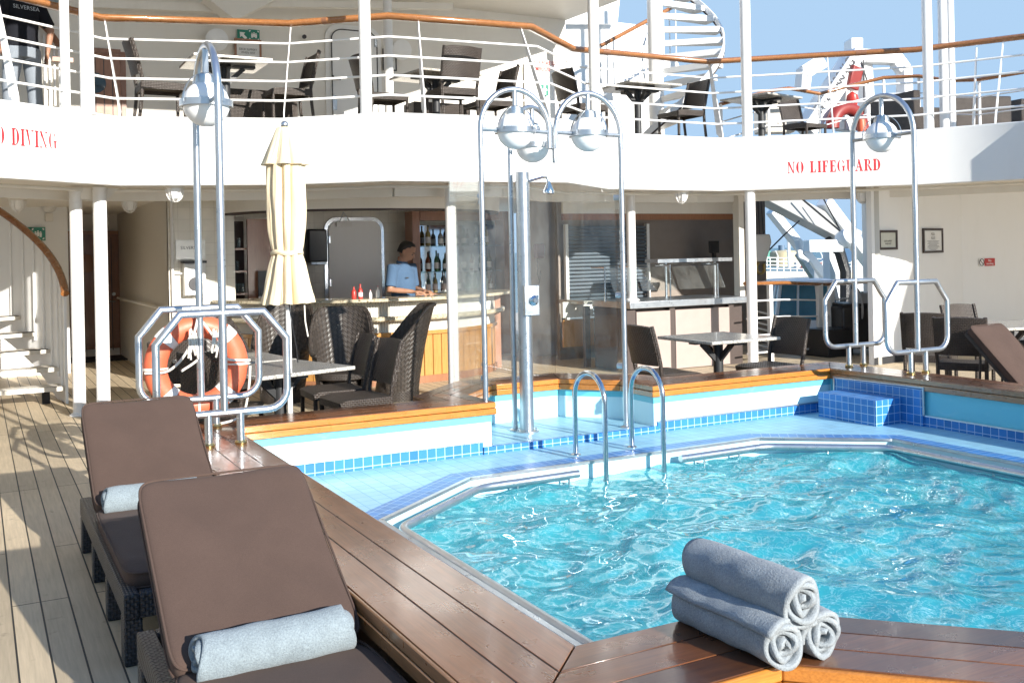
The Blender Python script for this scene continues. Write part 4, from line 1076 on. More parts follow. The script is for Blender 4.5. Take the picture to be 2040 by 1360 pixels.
for k, (dz, dx) in enumerate(((1.14, 0), (1.14, .06), (1.14, .12), (1.44, .05), (1.74, .08))):
    g = thing('drinking_glass', ['left of three clear glasses on the cabinet shelf', 'middle of three clear glasses on the cabinet shelf', 'right of three clear glasses on the cabinet shelf', 'single clear glass on the middle cabinet shelf', 'single clear glass on the top cabinet shelf'][k], 'glass', (sx0 + .06 + dx, 13.45, dz), group='glasses on the cabinet shelves')
    m = MB(); m.lathe([(.02, 0), (.025, .005), (.03, .12), (.027, .12), (.022, .01)], (sx0 + .06 + dx, 13.45, dz), 14); m.build('bowl', M['bottle_glass'], g)
# mirror cabinet with bottles
a, b = at_wall(820, 425, 14.1), at_wall(1012, 425, 14.1)
mc = thing('mirror_cabinet', 'wide wooden back bar cabinet with mirror and glass shelves', 'cabinet', (a.x, 14.1, 0))
zt = a.z + .03
box_part('left_post', (a.x + .05, 14.2, 1.2 + (zt - 1.2) / 2 - .1), (.12, .3, zt - 1.0), M['cabinet'], mc); box_part('right_post', (b.x - .05, 14.2, 1.1 + (zt - 1.2) / 2), (.12, .3, zt - 1.0), M['cabinet'], mc)
box_part('head', ((a.x + b.x) / 2, 14.2, zt - .07), (b.x - a.x - .24, .3, .14), M['cabinet'], mc)
box_part('cupboard', ((a.x + b.x) / 2, 14.2, .5), (b.x - a.x, .42, 1.0), M['cabinet'], mc)
box_part('mirror', ((a.x + b.x) / 2, 14.36, 1.5), (b.x - a.x - .2, .01, 1.1), plain('back_bar_mirror', (.62, .68, .72), .04, 1., .02), mc)
for z in (1.32, 1.72): box_part('glass_shelf', ((a.x + b.x) / 2, 14.2, z), (b.x - a.x - .26, .2, .012), M['bottle_glass'], mc)
BOT = [((.015, .05, .03), .5), ((.12, .03, .01), .3), ((.3, .25, .1), .3), ((.03, .10, .05), .3), ((.25, .28, .28), .2)]
bmats = []
for k, (c_, _) in enumerate(BOT):
    t = NT('bottle_tint'); t.P(Base_Color=c4(c_), Roughness=.08, Coat_Weight=.5); bmats.append(t.m)
def bottle(p, h, r, mat, label, group, lab=True, cap=None):
    t = thing('bottle', label, 'bottle', p, group=group)
    m = MB(); m.lathe([(r * .9, 0), (r, .01), (r, h * .58), (r * .75, h * .68), (r * .33, h * .78), (r * .33, h)], p, 14); m.build('body', mat, t, smooth=60)
    if lab: m = MB(); m.lathe([(r + .0015, h * .15), (r + .0015, h * .45)], p, 14, cap=False); m.build('paper_label', M['signwhite'], t)
    m = MB(); m.lathe([(r * .38, h * .97), (r * .38, h * 1.04)], p, 10); m.build('cap', cap or M['black'], t)
rnd = random.Random(3); names = ['dark green', 'brown', 'amber', 'green', 'clear']
for sh_, z in ((0, 1.005), (1, 1.327), (2, 1.727)):
    nn = (9, 8, 6)[sh_]
    for k in range(nn):
        x = a.x + .22 + (b.x - a.x - .45) * (k + .5) / nn; q = (k * 2 + sh_) % 5
        bottle((x, 14.2 + rnd.uniform(-.04, .04), z), rnd.uniform(.24, .32), rnd.uniform(.032, .042), bmats[q], '%s spirit bottle on the %s of the mirror cabinet' % (names[q], ('base', 'lower glass shelf', 'upper glass shelf')[sh_]), 'spirit bottles %s on the %s shelf' % (names[q], ('base', 'lower', 'upper')[sh_]))
# things on the counter
for k, (u, mat, cap, nm) in enumerate(((708, M['signred'], M['black'], 'red jar with dark lid, leftmost on the bar counter'), (721, M['signred'], M['signred'], 'red sauce bottle, right of the red jar on the bar counter'), (741, M['signwhite'], M['signred'], 'tiny white bottle with red cap between the sauces and the bartender'), (756, M['signwhite'], M['signred'], 'white sauce bottle with red cap beside the elbow of the bartender'))):
    p = at(u, 596, Y=11.5); bottle((p.x, 11.55, 1.076), (.15, .17, .10, .14)[k], (.03, .028, .02, .026)[k], mat, nm, 'sauce bottles on the bar counter', k in (1, 3), cap)
c = at(905, 575, Y=12.2)
sk = thing('bar_tap', 'chrome bar tap and basin at the right of the bartender', 'tap', (c.x, 12.2, 1.076))
m = MB(); m.tube([(c.x, 12.2, 1.076), (c.x, 12.2, 1.36), (c.x - .05, 12.17, 1.41), (c.x - .13, 12.1, 1.40), (c.x - .15, 12.08, 1.33)], .014, 10); m.build('spout', M['steel'], sk)
m = MB(); m.lathe([(.20, 0), (.21, .012), (.16, .016), (.14, .004)], (c.x - .15, 11.98, 1.076), 28); m.build('basin_rim', M['steel'], sk)
c = at(935, 560, Y=12.3)
for k, dx in enumerate((0, .16, .30)):
    g = thing('glass_jug', ['tall clear jug right of the bar tap', 'clear jug in the middle of the three by the bar tap', 'clear jug at the right end of the bar counter'][k], 'jug', (c.x + dx, 12.3 + .08 * k, 1.076), group='glass jugs on the bar')
    m = MB(); m.lathe([(.05, 0), (.06, .01), (.065, .16), (.05, .20), (.055, .24), (.05, .24), (.045, .2), (.058, .15), (.05, .02)], (c.x + dx, 12.3 + .08 * k, 1.076), 18); m.build('body', M['bottle_glass'], g)
    m = MB(); m.tube([(c.x + dx + .06, 12.3 + .08 * k, 1.25), (c.x + dx + .12, 12.3 + .08 * k, 1.24), (c.x + dx + .11, 12.3 + .08 * k, 1.13), (c.x + dx + .063, 12.3 + .08 * k, 1.12)], .007, 6); m.build('handle', M['bottle_glass'], g)
# ------------------------------------------------------------------ corridor, wooden door, dispenser, plaque
wallthing('corridor_wall', 'smooth beige corridor wall right of the dark wooden door', 'wall', [(2.13, 18.0), (2.13, 13.02)], 0, 2.4, M['grey_wall'])
wallthing('corridor_end_wall', 'pale wall round the dark wooden door', 'wall', [(-.2, 18.0), (2.3, 18.0)], 0, 2.4, M['cream'])
a, b = at_wall(126, 462, 17.93), at_wall(241, 462, 17.93)
wd = thing('wooden_door', 'dark teak door with round porthole and lever handle at the end of the corridor', 'door', ((a.x + b.x) / 2, 17.93, 0))
zt = a.z
box_part('leaf', ((a.x + b.x) / 2, 17.95, zt / 2 + .06), (b.x - a.x - .08, .05, zt - .14), M['teakdoor'], wd)
for (cx_, cz_, w_, h_) in ((a.x + .02, zt / 2, .06, zt), (b.x - .02, zt / 2, .06, zt), ((a.x + b.x) / 2, zt - .02, b.x - a.x - .1, .06)): box_part('frame', (cx_, 17.92, cz_), (w_, .1, h_), M['cabinet'], wd)
for dx in (.18, .34, .66, .82): box_part('groove', (a.x + (b.x - a.x) * dx, 17.923, zt / 2), (.012, .006, zt - .2), M['brown_post'], wd)
c = at_wall(172, 525, 17.9)
m = MB(); m.lathe([(.135, 0), (.15, .02), (.12, .03)], (c.x, 17.93, c.z), 28, Matrix.Rotation(R(90), 4, 'X')); po = m.build('porthole_ring', M['cabinet'], wd)
m = MB(); m.lathe([(.12, .0), (.12, .012)], (c.x, 17.925, c.z), 28, Matrix.Rotation(R(90), 4, 'X')); m.build('porthole_glass', plain('dark_port_glass', (.03, .05, .06), .05), po)
h = at_wall(228, 600, 17.88); m = MB(); m.tube([(h.x, 17.92, h.z), (h.x, 17.86, h.z), (h.x - .12, 17.86, h.z)], .012, 8); m.build('lever_handle', M['steel'], wd)
m = MB(); m.lathe([(.03, 0), (.03, .012)], (h.x, 17.925, h.z + .12), 16, Matrix.Rotation(R(90), 4, 'X')); m.build('lock', M['steel'], wd)
mt = thing('door_mat', 'black rubber mat in front of the dark wooden door', 'mat', (1.75, 17.4, 0)); box_part('pad', (1.75, 17.4, .012), (1.0, .8, .02), M['rubber'], mt)
hr = thing('corridor_handrail', 'cream handrail running along the beige corridor wall', 'handrail', (2.07, 15, .95))
m = MB(); m.tube([(2.07, 17.6, .98), (2.07, 13.3, .98)], .02, 8); m.build('rail', M['cream'], hr)
for y in (17.2, 15.6, 14.0): m = MB(); m.tube([(2.13, y, .94), (2.07, y, .97)], .01, 6); m.build('bracket', M['cream'], hr)
pip = thing('drain_pipe', 'thin white pipe down the corner of the tiled wall', 'pipe', (2.16, 12.96, 0)); m = MB(); m.tube([(2.17, 12.96, 0), (2.17, 12.96, 2.38)], .018, 8); m.build('tube', M['rail_white'], pip); m = MB(); m.tube([(2.17, 12.95, 1.42), (2.45, 12.95, 1.42)], .012, 8); m.build('branch', M['rail_white'], pip)
c = at_wall(388, 556, 12.9)
sd_ = thing('sanitiser_box', 'white box dispenser with a round dark opening on the beige tiles', 'dispenser', (c.x, 12.95, c.z - .2))
box_part('case', (c.x, 12.93, c.z), (.26, .14, .40), M['signwhite'], sd_, bevel=.008)
box_part('lid', (c.x - .005, 12.92, c.z + .215), (.29, .18, .03), M['black'], sd_, bevel=.004)
m = MB(); m.lathe([(.085, 0), (.085, .008)], (c.x, 12.857, c.z - .06), 28, Matrix.Rotation(R(90), 4, 'X') @ Matrix.Scale(1.0, 4)); m.build('opening', M['ink'], sd_)
box_part('printed_mark', (c.x, 12.858, c.z + .10), (.13, .003, .05), M['alu'], sd_)
# writing made from the built-in font
def text(s, p, size, mat, name, parent, ax=(1, 0, 0), nrm=(0, -1, 0), align='CENTER', bold=0., sx=1.):
    cu = bpy.data.curves.new(name, 'FONT'); cu.body = s; cu.size = size; cu.align_x = align; cu.align_y = 'CENTER'; cu.offset = bold * size; cu.resolution_u = 3
    o = bpy.data.objects.new(name, cu); COL.objects.link(o)
    dg = bpy.context.evaluated_depsgraph_get(); me = bpy.data.meshes.new_from_object(o.evaluated_get(dg))
    COL.objects.unlink(o); bpy.data.objects.remove(o); bpy.data.curves.remove(cu)
    x = Vector(ax).normalized(); nn = Vector(nrm).normalized(); y = nn.cross(x)
    A = Matrix.Translation(Vector(p) + nn * .002) @ Matrix((x * sx, y, nn)).transposed().to_4x4()
    if parent is not None: A = wmat(parent).inverted() @ A
    me.transform(A); me.materials.clear(); me.materials.append(mat); me.name = name
    q = bpy.data.objects.new(name, me); COL.objects.link(q); q.parent = parent; return q
c = at_wall(380, 497, 12.98)
pq = thing('acrylic_plaque', 'clear plaque with small dark lettering above the white dispenser', 'plaque', (c.x, 12.98, c.z - .12)); box_part('plate', (c.x, 12.985, c.z), (.36, .008, .24), plain('frosted_acrylic', (.62, .62, .58), .15), pq)
text('SILVERSEA', (c.x, 12.98, c.z + .02), .055, M['ink'], 'lettering', pq); 
# signs with arrows and figures: green plates
def sign_plate(name, p, w, h, label, cat, ax, nrm, mat, frame=None, fw_=.012):
    t = thing(name, label, cat, p); x = Vector(ax).normalized(); nn = Vector(nrm).normalized()
    Mx = Matrix.Translation(Vector(p)) @ Matrix((x, -nn, Vector((0, 0, 1)))).transposed().to_4x4()
    m = MB(); m.box((0, 0, 0), (w, .008, h)); m.v = [Mx @ q for q in m.v]; m.build('plate', mat, t)
    if frame:
        for (cx_, cz_, a_, b_) in ((0, h / 2, w + 2 * fw_, fw_ * 2), (0, -h / 2, w + 2 * fw_, fw_ * 2), (-w / 2, 0, fw_ * 2, h - fw_ * 2), (w / 2, 0, fw_ * 2, h - fw_ * 2)):
            m = MB(); m.box((cx_, -.006, cz_), (a_, .022, b_)); m.v = [Mx @ q for q in m.v]; m.build('frame', frame, t)
    def shape(poly, name='symbol', mat=M['signwhite'], dy=.006):
        m = MB(); k = len(poly); m.add([Mx @ Vector((a, -dy, b)) for a, b in poly], [tuple(range(k))]); return m.build(name, mat, t, smooth=0)
    return t, shape
def arrow(shape, cx_, cz_, s, ang):
    base = [(-.16, -.5), (.16, -.5), (.16, .05), (.42, .05), (0, .5), (-.42, .05), (-.16, .05)]
    ca, sa = math.cos(ang), math.sin(ang); shape([(cx_ + s * (a * ca - b * sa), cz_ + s * (a * sa + b * ca)) for a, b in base], 'arrow')
def muster(shape, cx_, cz_, s):
    for (x, z) in ((-.18, .05), (0, .12), (.18, .05)):
        shape([(cx_ + s * (x + .06 * math.cos(k)), cz_ + s * (z + .1 + .06 * math.sin(k))) for k in [i * .785 for i in range(8)]], 'figure')
        shape([(cx_ + s * (x - .07), cz_ + s * (z - .3)), (cx_ + s * (x + .07), cz_ + s * (z - .3)), (cx_ + s * (x + .09), cz_ + s * (z + .03)), (cx_ + s * (x - .09), cz_ + s * (z + .03))], 'figure')
    for sx in (-1, 1):
        for sz in (-1, 1): shape([(cx_ + s * sx * .44, cz_ + s * sz * .44), (cx_ + s * sx * .28, cz_ + s * sz * .44), (cx_ + s * sx * .33, cz_ + s * sz * .36), (cx_ + s * sx * .36, cz_ + s * sz * .30), (cx_ + s * sx * .44, cz_ + s * sz * .28)][::(1 if sx * sz > 0 else -1)], 'corner_mark')
wallthing('stair_back_wall', 'white wall behind the curved stair carrying a green arrow sign', 'wall', [(-6, 15.6), (1.18, 15.6), (1.18, 18.0)], 0, 2.4, M['white'])
for u, k in ((49, 0), (76, 1)):
    p = at_wall(u, 466, 15.56)
    t, shp = sign_plate(('arrow_sign', 'muster_sign')[k], p, .19, .19, ('green sign with white diagonal arrow on the white stair wall', 'green assembly sign with white figures right of the arrow on the stair wall')[k], 'sign', (1, 0, 0), (0, -1, 0), M['green'])
    arrow(shp, 0, 0, .15, R(45)) if k == 0 else muster(shp, 0, 0, .18)
# bulkhead lamps with wire cages hanging from the soffit
def make_bulk():
    t = thing('bulkhead_lamp', 'x', 'lamp')
    m = MB(); m.lathe([(.10, 0), (.10, -.03), (.085, -.035)], n=20); m.build('base', M['cream'], t)
    m = MB(); m.lathe([(.078, -.03), (.075, -.09), (.055, -.14), (.001, -.16)], n=20); m.build('glass', M['opal'], t)
    for k in range(3):
        a = k * math.pi / 3; pts = []
        for i in range(13):
            b = math.pi * i / 12; pts.append((.09 * math.cos(b) * math.cos(a), .09 * math.cos(b) * math.sin(a), -.04 - .135 * math.sin(b)))
        m = MB(); m.tube(pts, .006, 6); m.build('cage_wire', M['rail_white'], t)
    return t
BL = Kind(make_bulk())
for u, v, zz, lab in ((348, 369, 2.37, 'caged lamp under the balcony edge by the left lamp pole'), (258, 396, 2.37, 'caged lamp over the corridor near the dark wooden door'), (35, 394, 2.37, 'caged lamp at the far left over the stair'), (1357, 379, 2.37, 'caged lamp under the balcony edge above the buffet'), (1323, 400, 2.37, 'smaller caged lamp further back above the buffet'), (1718, 380, 2.34, 'large caged lamp under the soffit beside the right lamp pole')):
    p = at(u, v, Z=zz); BL.put((p.x, p.y, zz), 0, lab, 'caged lamps under the balcony')
c = at_wall(98, 410, 15.5); sp = thing('round_siren', 'round white siren on the white wall above the stair handrail', 'siren', (c.x, 15.5, c.z)); m = MB(); m.lathe([(.09, 0), (.10, .05), (.08, .12), (.05, .15)], (c.x, 15.58, c.z), 24, Matrix.Rotation(R(90), 4, 'X')); m.build('horn', M['white'], sp); box_part('bracket', (c.x, 15.55, c.z - .16), (.10, .08, .12), M['cream'], sp)
# ------------------------------------------------------------------ curved stair at the far left
stt = thing('curved_stair', 'white curved stair with dark tread edges and a varnished wooden handrail', 'stair', (.2, 12.4, 0))
OX, OY, RO_, RI_ = -1.42, 12.25, 2.32, 1.1
def sp_(r, a, z): return (OX + r * math.cos(R(a)), OY + r * math.sin(R(a)), z)
for i in range(11):
    a0, a1 = i * 8.2 + 1, (i + 1) * 8.2 + 2.5; z = .19 * (i + 1)
    m = MB(); m.prism([sp_(RI_, a0, 0)[:2], sp_(RO_ - .04, a0, 0)[:2], sp_(RO_ - .04, a1, 0)[:2], sp_(RI_, a1, 0)[:2]], z - .045, z); tr = m.build('tread', M['grey_wall'], stt)
    m = MB(); m.prism([sp_(RI_, a0 - .2, 0)[:2], sp_(RO_ - .06, a0 - .2, 0)[:2], sp_(RO_ - .06, a0 + 1.6, 0)[:2], sp_(RI_, a0 + 1.6, 0)[:2]], z + .001, z + .008); m.build('nosing', M['rubber'] if i > 1 else M['granite'], tr)
def wall_s(u, v):
    a = u * 96; zf = .19 * (a / 8.2)
    return sp_(RO_, a, max(0, zf - .30) + (1.27 + zf * .96 - max(0, zf - .30)) * v)
m = MB(); m.sheet(wall_s, 48, 6, .03); m.build('curved_side', M['white'], stt, smooth=60)
for k in range(16):
    a = 4 + k * 5.6; zf = .19 * (a / 8.2); m = MB(); m.tube([sp_(RO_ - .045, a, zf + .05), sp_(RO_ - .045, a, zf + 1.22)], .012, 6); m.build('batten', M['white'], stt)
m = MB(); m.tube([sp_(RO_ - .02, a, 1.285 + .19 * (a / 8.2) * .97) for a in [-2 + k * 3 for k in range(34)]], .045, 12, flat=.8); m.build('handrail', M['hand'], stt, smooth=60)
m = MB(); m.sheet(lambda u, v: sp_(RI_, u * 96, max(0, .19 * u * 96 / 8.2 - .25) + .27 * v), 40, 2, .03); m.build('inner_stringer', M['white'], stt, smooth=60)
for (a, x) in ((2, 1.5), (2, 2.1)): q = sp_(x, a, 0); box_part('foot', (q[0], q[1] + .1, .07), (.08, .08, .14), M['rubber'], stt)
# ------------------------------------------------------------------ buffet
by = 10.62; X0_, X1_ = at(1257, 650, Y=by).x, at(1487, 650, Y=by).x
bf = thing('buffet_counter', 'long buffet counter with white top and taupe front panels between brown posts', 'counter', ((X0_ + X1_) / 2, by, 0))
box_part('worktop', ((X0_ + X1_) / 2, by + .42, .885), (X1_ - X0_ + .06, .9, .09), M['alu'], bf, bevel=.006)
w_ = X1_ - X0_
for (f0, f1) in ((.06, .34), (.385, .86)): box_part('front_panel', (X0_ + w_ * (f0 + f1) / 2, by + .05, .40), (w_ * (f1 - f0), .03, .78), M['taupe_panel'], bf)
for f in (.02, .362, .92): box_part('front_post', (X0_ + w_ * f, by + .07, .41), (w_ * (.07 if f < .1 else .045 if f < .5 else .12), .05, .82), M['brown_post'], bf)
box_part('carcass', ((X0_ + X1_) / 2, by + .5, .42), (w_ - .02, .76, .82), M['brown_post'], bf)
lx = at(1165, 650, Y=11.6).x
sb_ = thing('side_counter', 'dark brown fronted side counter left of the buffet, behind the glass screen', 'counter', (lx, 11.6, 0))
box_part('front', ((lx + X0_) / 2, 11.62, .42), (X0_ - lx, .06, .84), M['brown_post'], sb_); box_part('worktop', ((lx + X0_) / 2, 11.9, .89), (X0_ - lx + .05, .66, .05), M['granite'], sb_)
wb = at(1143, 640, Y=11.9).x; box_part('honey_panel', (wb + .1, 11.95, .45), (.5, .04, .38), M['barwood'], sb_); box_part('white_panel', (wb + .1, 11.96, .78), (.5, .04, .22), M['tambour'], sb_)
sg = thing('sneeze_guard', 'steel framed glass food guard standing on the buffet', 'food guard', ((X0_ + X1_) / 2, by + .3, .93))
zz = 1.38; xs = [at(u, 560, Y=by + .3).x for u in (1205, 1262, 1335, 1430)]
for x in xs:
    m = MB(); m.tube([(x, by + .3, .93), (x, by + .3, zz), (x, by + .62, zz)], .012, 8); m.build('steel_post', M['steel'], sg)
for i in (0, 1, 2):
    box_part('glass_shelf', ((xs[i] + xs[i + 1]) / 2, by + .46, zz + .012), (xs[i + 1] - xs[i] - .02, .36, .01), M['clear'], sg)
    m = MB(); m.sheet(lambda u, v, i=i: (xs[i] + .02 + (xs[i + 1] - xs[i] - .04) * u, by + .28 - .16 * (1 - v), 1.06 + .31 * v), 1, 1, .008); m.build('glass_front', M['clear'], sg, smooth=0)
hl = thing('heat_shelf', 'pale heated gantry shelf with warming lamps over the buffet', 'food warmer', (xs[3], by + .6, 1.2))
box_part('hood', ((xs[2] + xs[3]) / 2 + .25, by + .72, 1.44), (xs[3] - xs[2] + .5, .3, .05), M['alu'], hl)
for x in (xs[2] + .25, xs[3] + .3): m = MB(); m.tube([(x, by + .72, .93), (x, by + .72, 1.42)], .018, 8); m.build('leg', M['alu'], hl)
bx0, bx1 = at(1290, 500, Y=12.6).x, at(1472, 500, Y=12.6).x
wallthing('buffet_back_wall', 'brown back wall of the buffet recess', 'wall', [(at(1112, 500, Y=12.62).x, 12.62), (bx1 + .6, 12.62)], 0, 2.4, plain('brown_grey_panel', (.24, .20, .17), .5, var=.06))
hb = thing('wood_header', 'red brown wooden header board across the buffet recess', 'header board', (bx0, 12.0, 2.0)); hz = at(1380, 432, Y=12.0).z; x0 = at(1120, 430, Y=12.0).x; x1 = at(1470, 430, Y=12.0).x; box_part('board', ((x0 + x1) / 2, 12.0, hz), (x1 - x0, .05, .09), M['cabinet'], hb); box_part('soffit_panel', ((x0 + x1) / 2, 12.0, (hz + .045 + 2.4) / 2), (x1 - x0, .04, 2.4 - hz - .045), M['cream'], hb)
lv = thing('louvred_door', 'blue grey louvred door behind the shower screen', 'door', (at(1215, 500, Y=12.55).x, 12.55, 0))
lx0, lx1 = at(1130, 500, Y=12.5).x, at(1292, 500, Y=12.5).x
for k in range(26): m = MB(); m.box(((lx0 + lx1) / 2, 12.53, .55 + k * .056), (lx1 - lx0 - .06, .035, .03), M=Matrix.Rotation(R(-35), 4, 'X')); m.build('slat', plain('slate_louvre', (.13, .16, .19), .4) if k == 0 else bpy.data.materials['slate_louvre'], lv)
for x in (lx0, lx1): box_part('stile', (x, 12.53, 1.25), (.05, .06, 1.5), M['signwhite'], lv)
mo = at(1422, 492, Y=12.2); mt_ = thing('monitor', 'small black monitor on a stand at the back of the buffet', 'monitor', (mo.x, 12.2, mo.z - .2)); box_part('screen', (mo.x, 12.2, mo.z), (.19, .03, .19), M['black'], mt_, bevel=.004); box_part('stand', (mo.x, 12.2, mo.z - .13), (.05, .05, .1), M['black'], mt_); box_part('bracket_shelf', (mo.x, 12.35, mo.z - .185), (.5, .45, .02), M['black'], mt_)
gp = thing('glazed_post', 'grey steel post closing the right end of the buffet', 'post', (at(1475, 500, Y=10.75).x, 10.75, 0)); gx = at(1475, 500, Y=10.75).x; box_part('post', (gx, 10.78, 1.62), (.09, .12, 1.44), M['grey_wall'], gp)
ph = at(1074, 500, Y=13.2); px_ = thing('wall_telephone', 'purple wall telephone with hanging cord behind the shower column', 'telephone', (ph.x, 13.2, ph.z)); box_part('body', (ph.x, 13.2, ph.z), (.16, .09, .22), plain('purple_plastic', (.16, .06, .10), .4), px_, bevel=.02)
m = MB(); m.tube([(ph.x - .04, 13.18, ph.z - .1), (ph.x - .05, 13.17, ph.z - .35), (ph.x - .02, 13.17, ph.z - .5), (ph.x + .0, 13.17, ph.z - .3)], .008, 6); m.build('cord', M['black'], px_)
wallthing('bar_end_wall', 'pinkish white wall between the bar and the louvred door', 'wall', [(at(1040, 500, Y=13.3).x, 13.3), (at(1112, 500, Y=13.3).x, 13.3)], 0, 2.4, paint('pinkish_wall', (.6, .54, .5)))
# ------------------------------------------------------------------ white wall at the right with framed notices
RW = [(10.55, 9.42), (11.16, 9.50), (13.05, 9.95), (15.2, 9.6), (19, 8.0)]
rw = wallthing('white_deckhouse_wall', 'white deckhouse wall at the right carrying two framed notices', 'wall', RW, 0, 2.42, M['white'])
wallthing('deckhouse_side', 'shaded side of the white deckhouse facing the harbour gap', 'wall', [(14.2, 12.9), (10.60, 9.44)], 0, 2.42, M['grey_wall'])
sk_ = MB(); sk_.wall([(10.54, 9.405), (11.16, 9.485), (13.05, 9.935), (15.2, 9.585)], 0, .10); sk_.build('skirting', M['rubber'], rw)
def on_face(i, u, v, poly=RW):
    a, b = Vector((*poly[i], 0)), Vector((*poly[i + 1], 0)); t = (b - a).normalized(); nn = Vector((t.y, -t.x, 0))
    D = at(u, v, d=1.) - Vector((0, 0, EYE)); k = a.dot(nn) / D.dot(nn)
    return Vector((0, 0, EYE)) + D * k + nn * .012, t, nn
def notice(i, u0, v0, u1, v1, label, lines, frame, bg):
    p0, t, nn = on_face(i, u0, v0); p1, _, _ = on_face(i, u1, v1); c_ = (p0 + p1) / 2
    w, h = abs((p1 - p0).dot(t)), abs(p1.z - p0.z)
    s, shp = sign_plate('framed_notice', c_, w - .03, h - .03, label, 'notice', t, nn, bg, frame, .016)
    for (txt, dz, sz, bold) in lines: text(txt, c_ + nn * .006 + Vector((0, 0, dz * h)), sz * h, M['ink'], 'lettering', s, t, nn, bold=bold, sx=.8)
    return s, c_, w, h, t, nn
s_, c_, w_, h_, t_, n_ = notice(0, 1748, 459, 1785, 497, 'small square notice in dark red frame reading DECK SLIPPERY WHEN WET', [('DECK SLIPPERY', -.06, .125, .012), ('WHEN WET', -.20, .125, .012)], M['brown_post'], plain('ivory_card', (.62, .62, .54), .5))
s_, c_, w_, h_, t_, n_ = notice(1, 1836, 455, 1876, 503, 'taller white notice in thin dark frame reading POOL RULES', [('POOL', .26, .15, .0), ('RULES', .10, .15, .0)], M['brown_post'], M['signwhite'])
for k in range(8):
    m = MB(); cc = c_ + n_ * .009 + Vector((0, 0, h_ * (-.02 - .05 * k))); wv = w_ * (.62, .5, .6, .4, .58, .62, .45, .3)[k]
    m.beam(cc - t_ * wv / 2, cc + t_ * wv / 2, .001, h_ * .012); m.build('text_line', M['ink'], s_)
p0, t_, n_ = on_face(2, 1970, 522)
s1, shp = sign_plate('no_smoking_sign', p0, .20, .115, 'small red plate reading No smoking with a round ban symbol', 'sign', t_, n_, M['signred'])
text('No', p0 + n_ * .004 + Vector((0, 0, .022)), .05, M['signwhite'], 'lettering', s1, t_, n_, bold=.01, sx=.9); text('smoking', p0 + n_ * .004 - Vector((0, 0, .024)), .045, M['signwhite'], 'lettering', s1, t_, n_, bold=.01, sx=.9)
sym = p0 - t_ * .155 + n_ * .003
m = MB(); m.beam(sym - t_ * .05, sym + t_ * .05, .004, .115); m.build('symbol_plate', M['signwhite'], s1)
m = MB(); ring = [sym + n_ * .004 + t_ * .042 * math.cos(k * math.pi / 14) + Vector((0, 0, .05 * math.sin(k * math.pi / 14))) for k in range(28)]; m.tube(ring, .005, 6, closed=True); m.beam(sym + n_ * .004 - t_ * .03 + Vector((0, 0, .034)), sym + n_ * .004 + t_ * .03 - Vector((0, 0, .034)), .004, .008); m.build('ban_symbol', M['ink'], s1)
# ------------------------------------------------------------------ what stands on the upper deck
UF = UZ1 - .02
GUC = 'wicker chairs on the balcony'
for (x, y, rz, lab) in ((1.80, 11.25, PX, 'leftmost wicker chair on the balcony, right of the wooden door'), (3.14, 11.13, NX, 'wicker chair on the balcony, left of the white cabin door, facing left'), (4.28, 11.05, PX, 'wicker chair on the balcony partly behind the white pillar at the cabin door'), (4.87, 10.42, PY, 'wicker chair on the balcony with its woven back turned to the pool'), (5.66, 11.05, NX, 'dark backed wicker chair on the balcony above the left shower lamp'), (7.0, 10.93, PX, 'dark backed wicker chair on the balcony above the right shower lamp'), (8.56, 10.9, NX, 'dark wicker chair on the balcony in front of the spiral stair'), (11.25, 11.3, NY + .1, 'wicker chair on the balcony against the sky, left of the crane')):
    CH.put((x, y, UF), rz, lab, GUC)
GUT = 'dark tables on the balcony'
for (x, y, rz, lab) in ((2.48, 11.2, 0, 'table on the balcony between two chairs at the left lamp'), (4.98, 11.1, .1, 'table on the balcony behind the chair that turns its back'), (7.8, 10.85, 0, 'table on the balcony left of the spiral stair column'), (10.1, 11.0, .2, 'table on the balcony against the sky, right of the spiral stair')):
    TB.put((x, y, UF), rz, lab, GUT)
def sofa(x, y, rz, w, label):
    t = thing('wicker_sofa', label, 'sofa', (0, 0, 0), group='dark wicker sofas at the right end of the balcony')
    box_part('base', (0, 0, .18), (w, .75, .30), M['wicker'], t, bevel=.02); box_part('backrest', (0, -.33, .55), (w, .12, .62), M['wicker'], t, bevel=.02)
    for s in (-1, 1): box_part('arm', (s * (w / 2 - .06), .04, .45), (.12, .70, .32), M['wicker'], t, bevel=.02)
    box_part('cushion', (0, .05, .39), (w - .26, .6, .12), cream_c, t, bevel=.03)
    t.matrix_basis = Matrix.Translation((x, y, UF)) @ Matrix.Rotation(rz, 4, 'Z')
cream_c = cloth('cream_cushion', (.6, .55, .46))
sofa(12.75, 10.55, R(-100), 1.0, 'dark wicker sofa on the balcony left of the shaded pillar'); sofa(14.0, 10.5, R(-20), .95, 'dark wicker armchair with cream seat between the right hand pillars'); sofa(15.2, 10.6, R(-100), 1.2, 'dark wicker sofa at the extreme right end of the balcony')
for (x, y, lab) in ((3.0, 11.75, 'low wicker planter box behind the second balcony chair'), (5.35, 11.9, 'low wicker planter box beneath the balcony table on the centre section')):
    t = thing('wicker_planter', lab, 'planter', (x, y, UF), group='wicker planter boxes on the balcony'); box_part('box', (x, y, UF + .27), (.8, .35, .5), M['wicker'], t, bevel=.01)
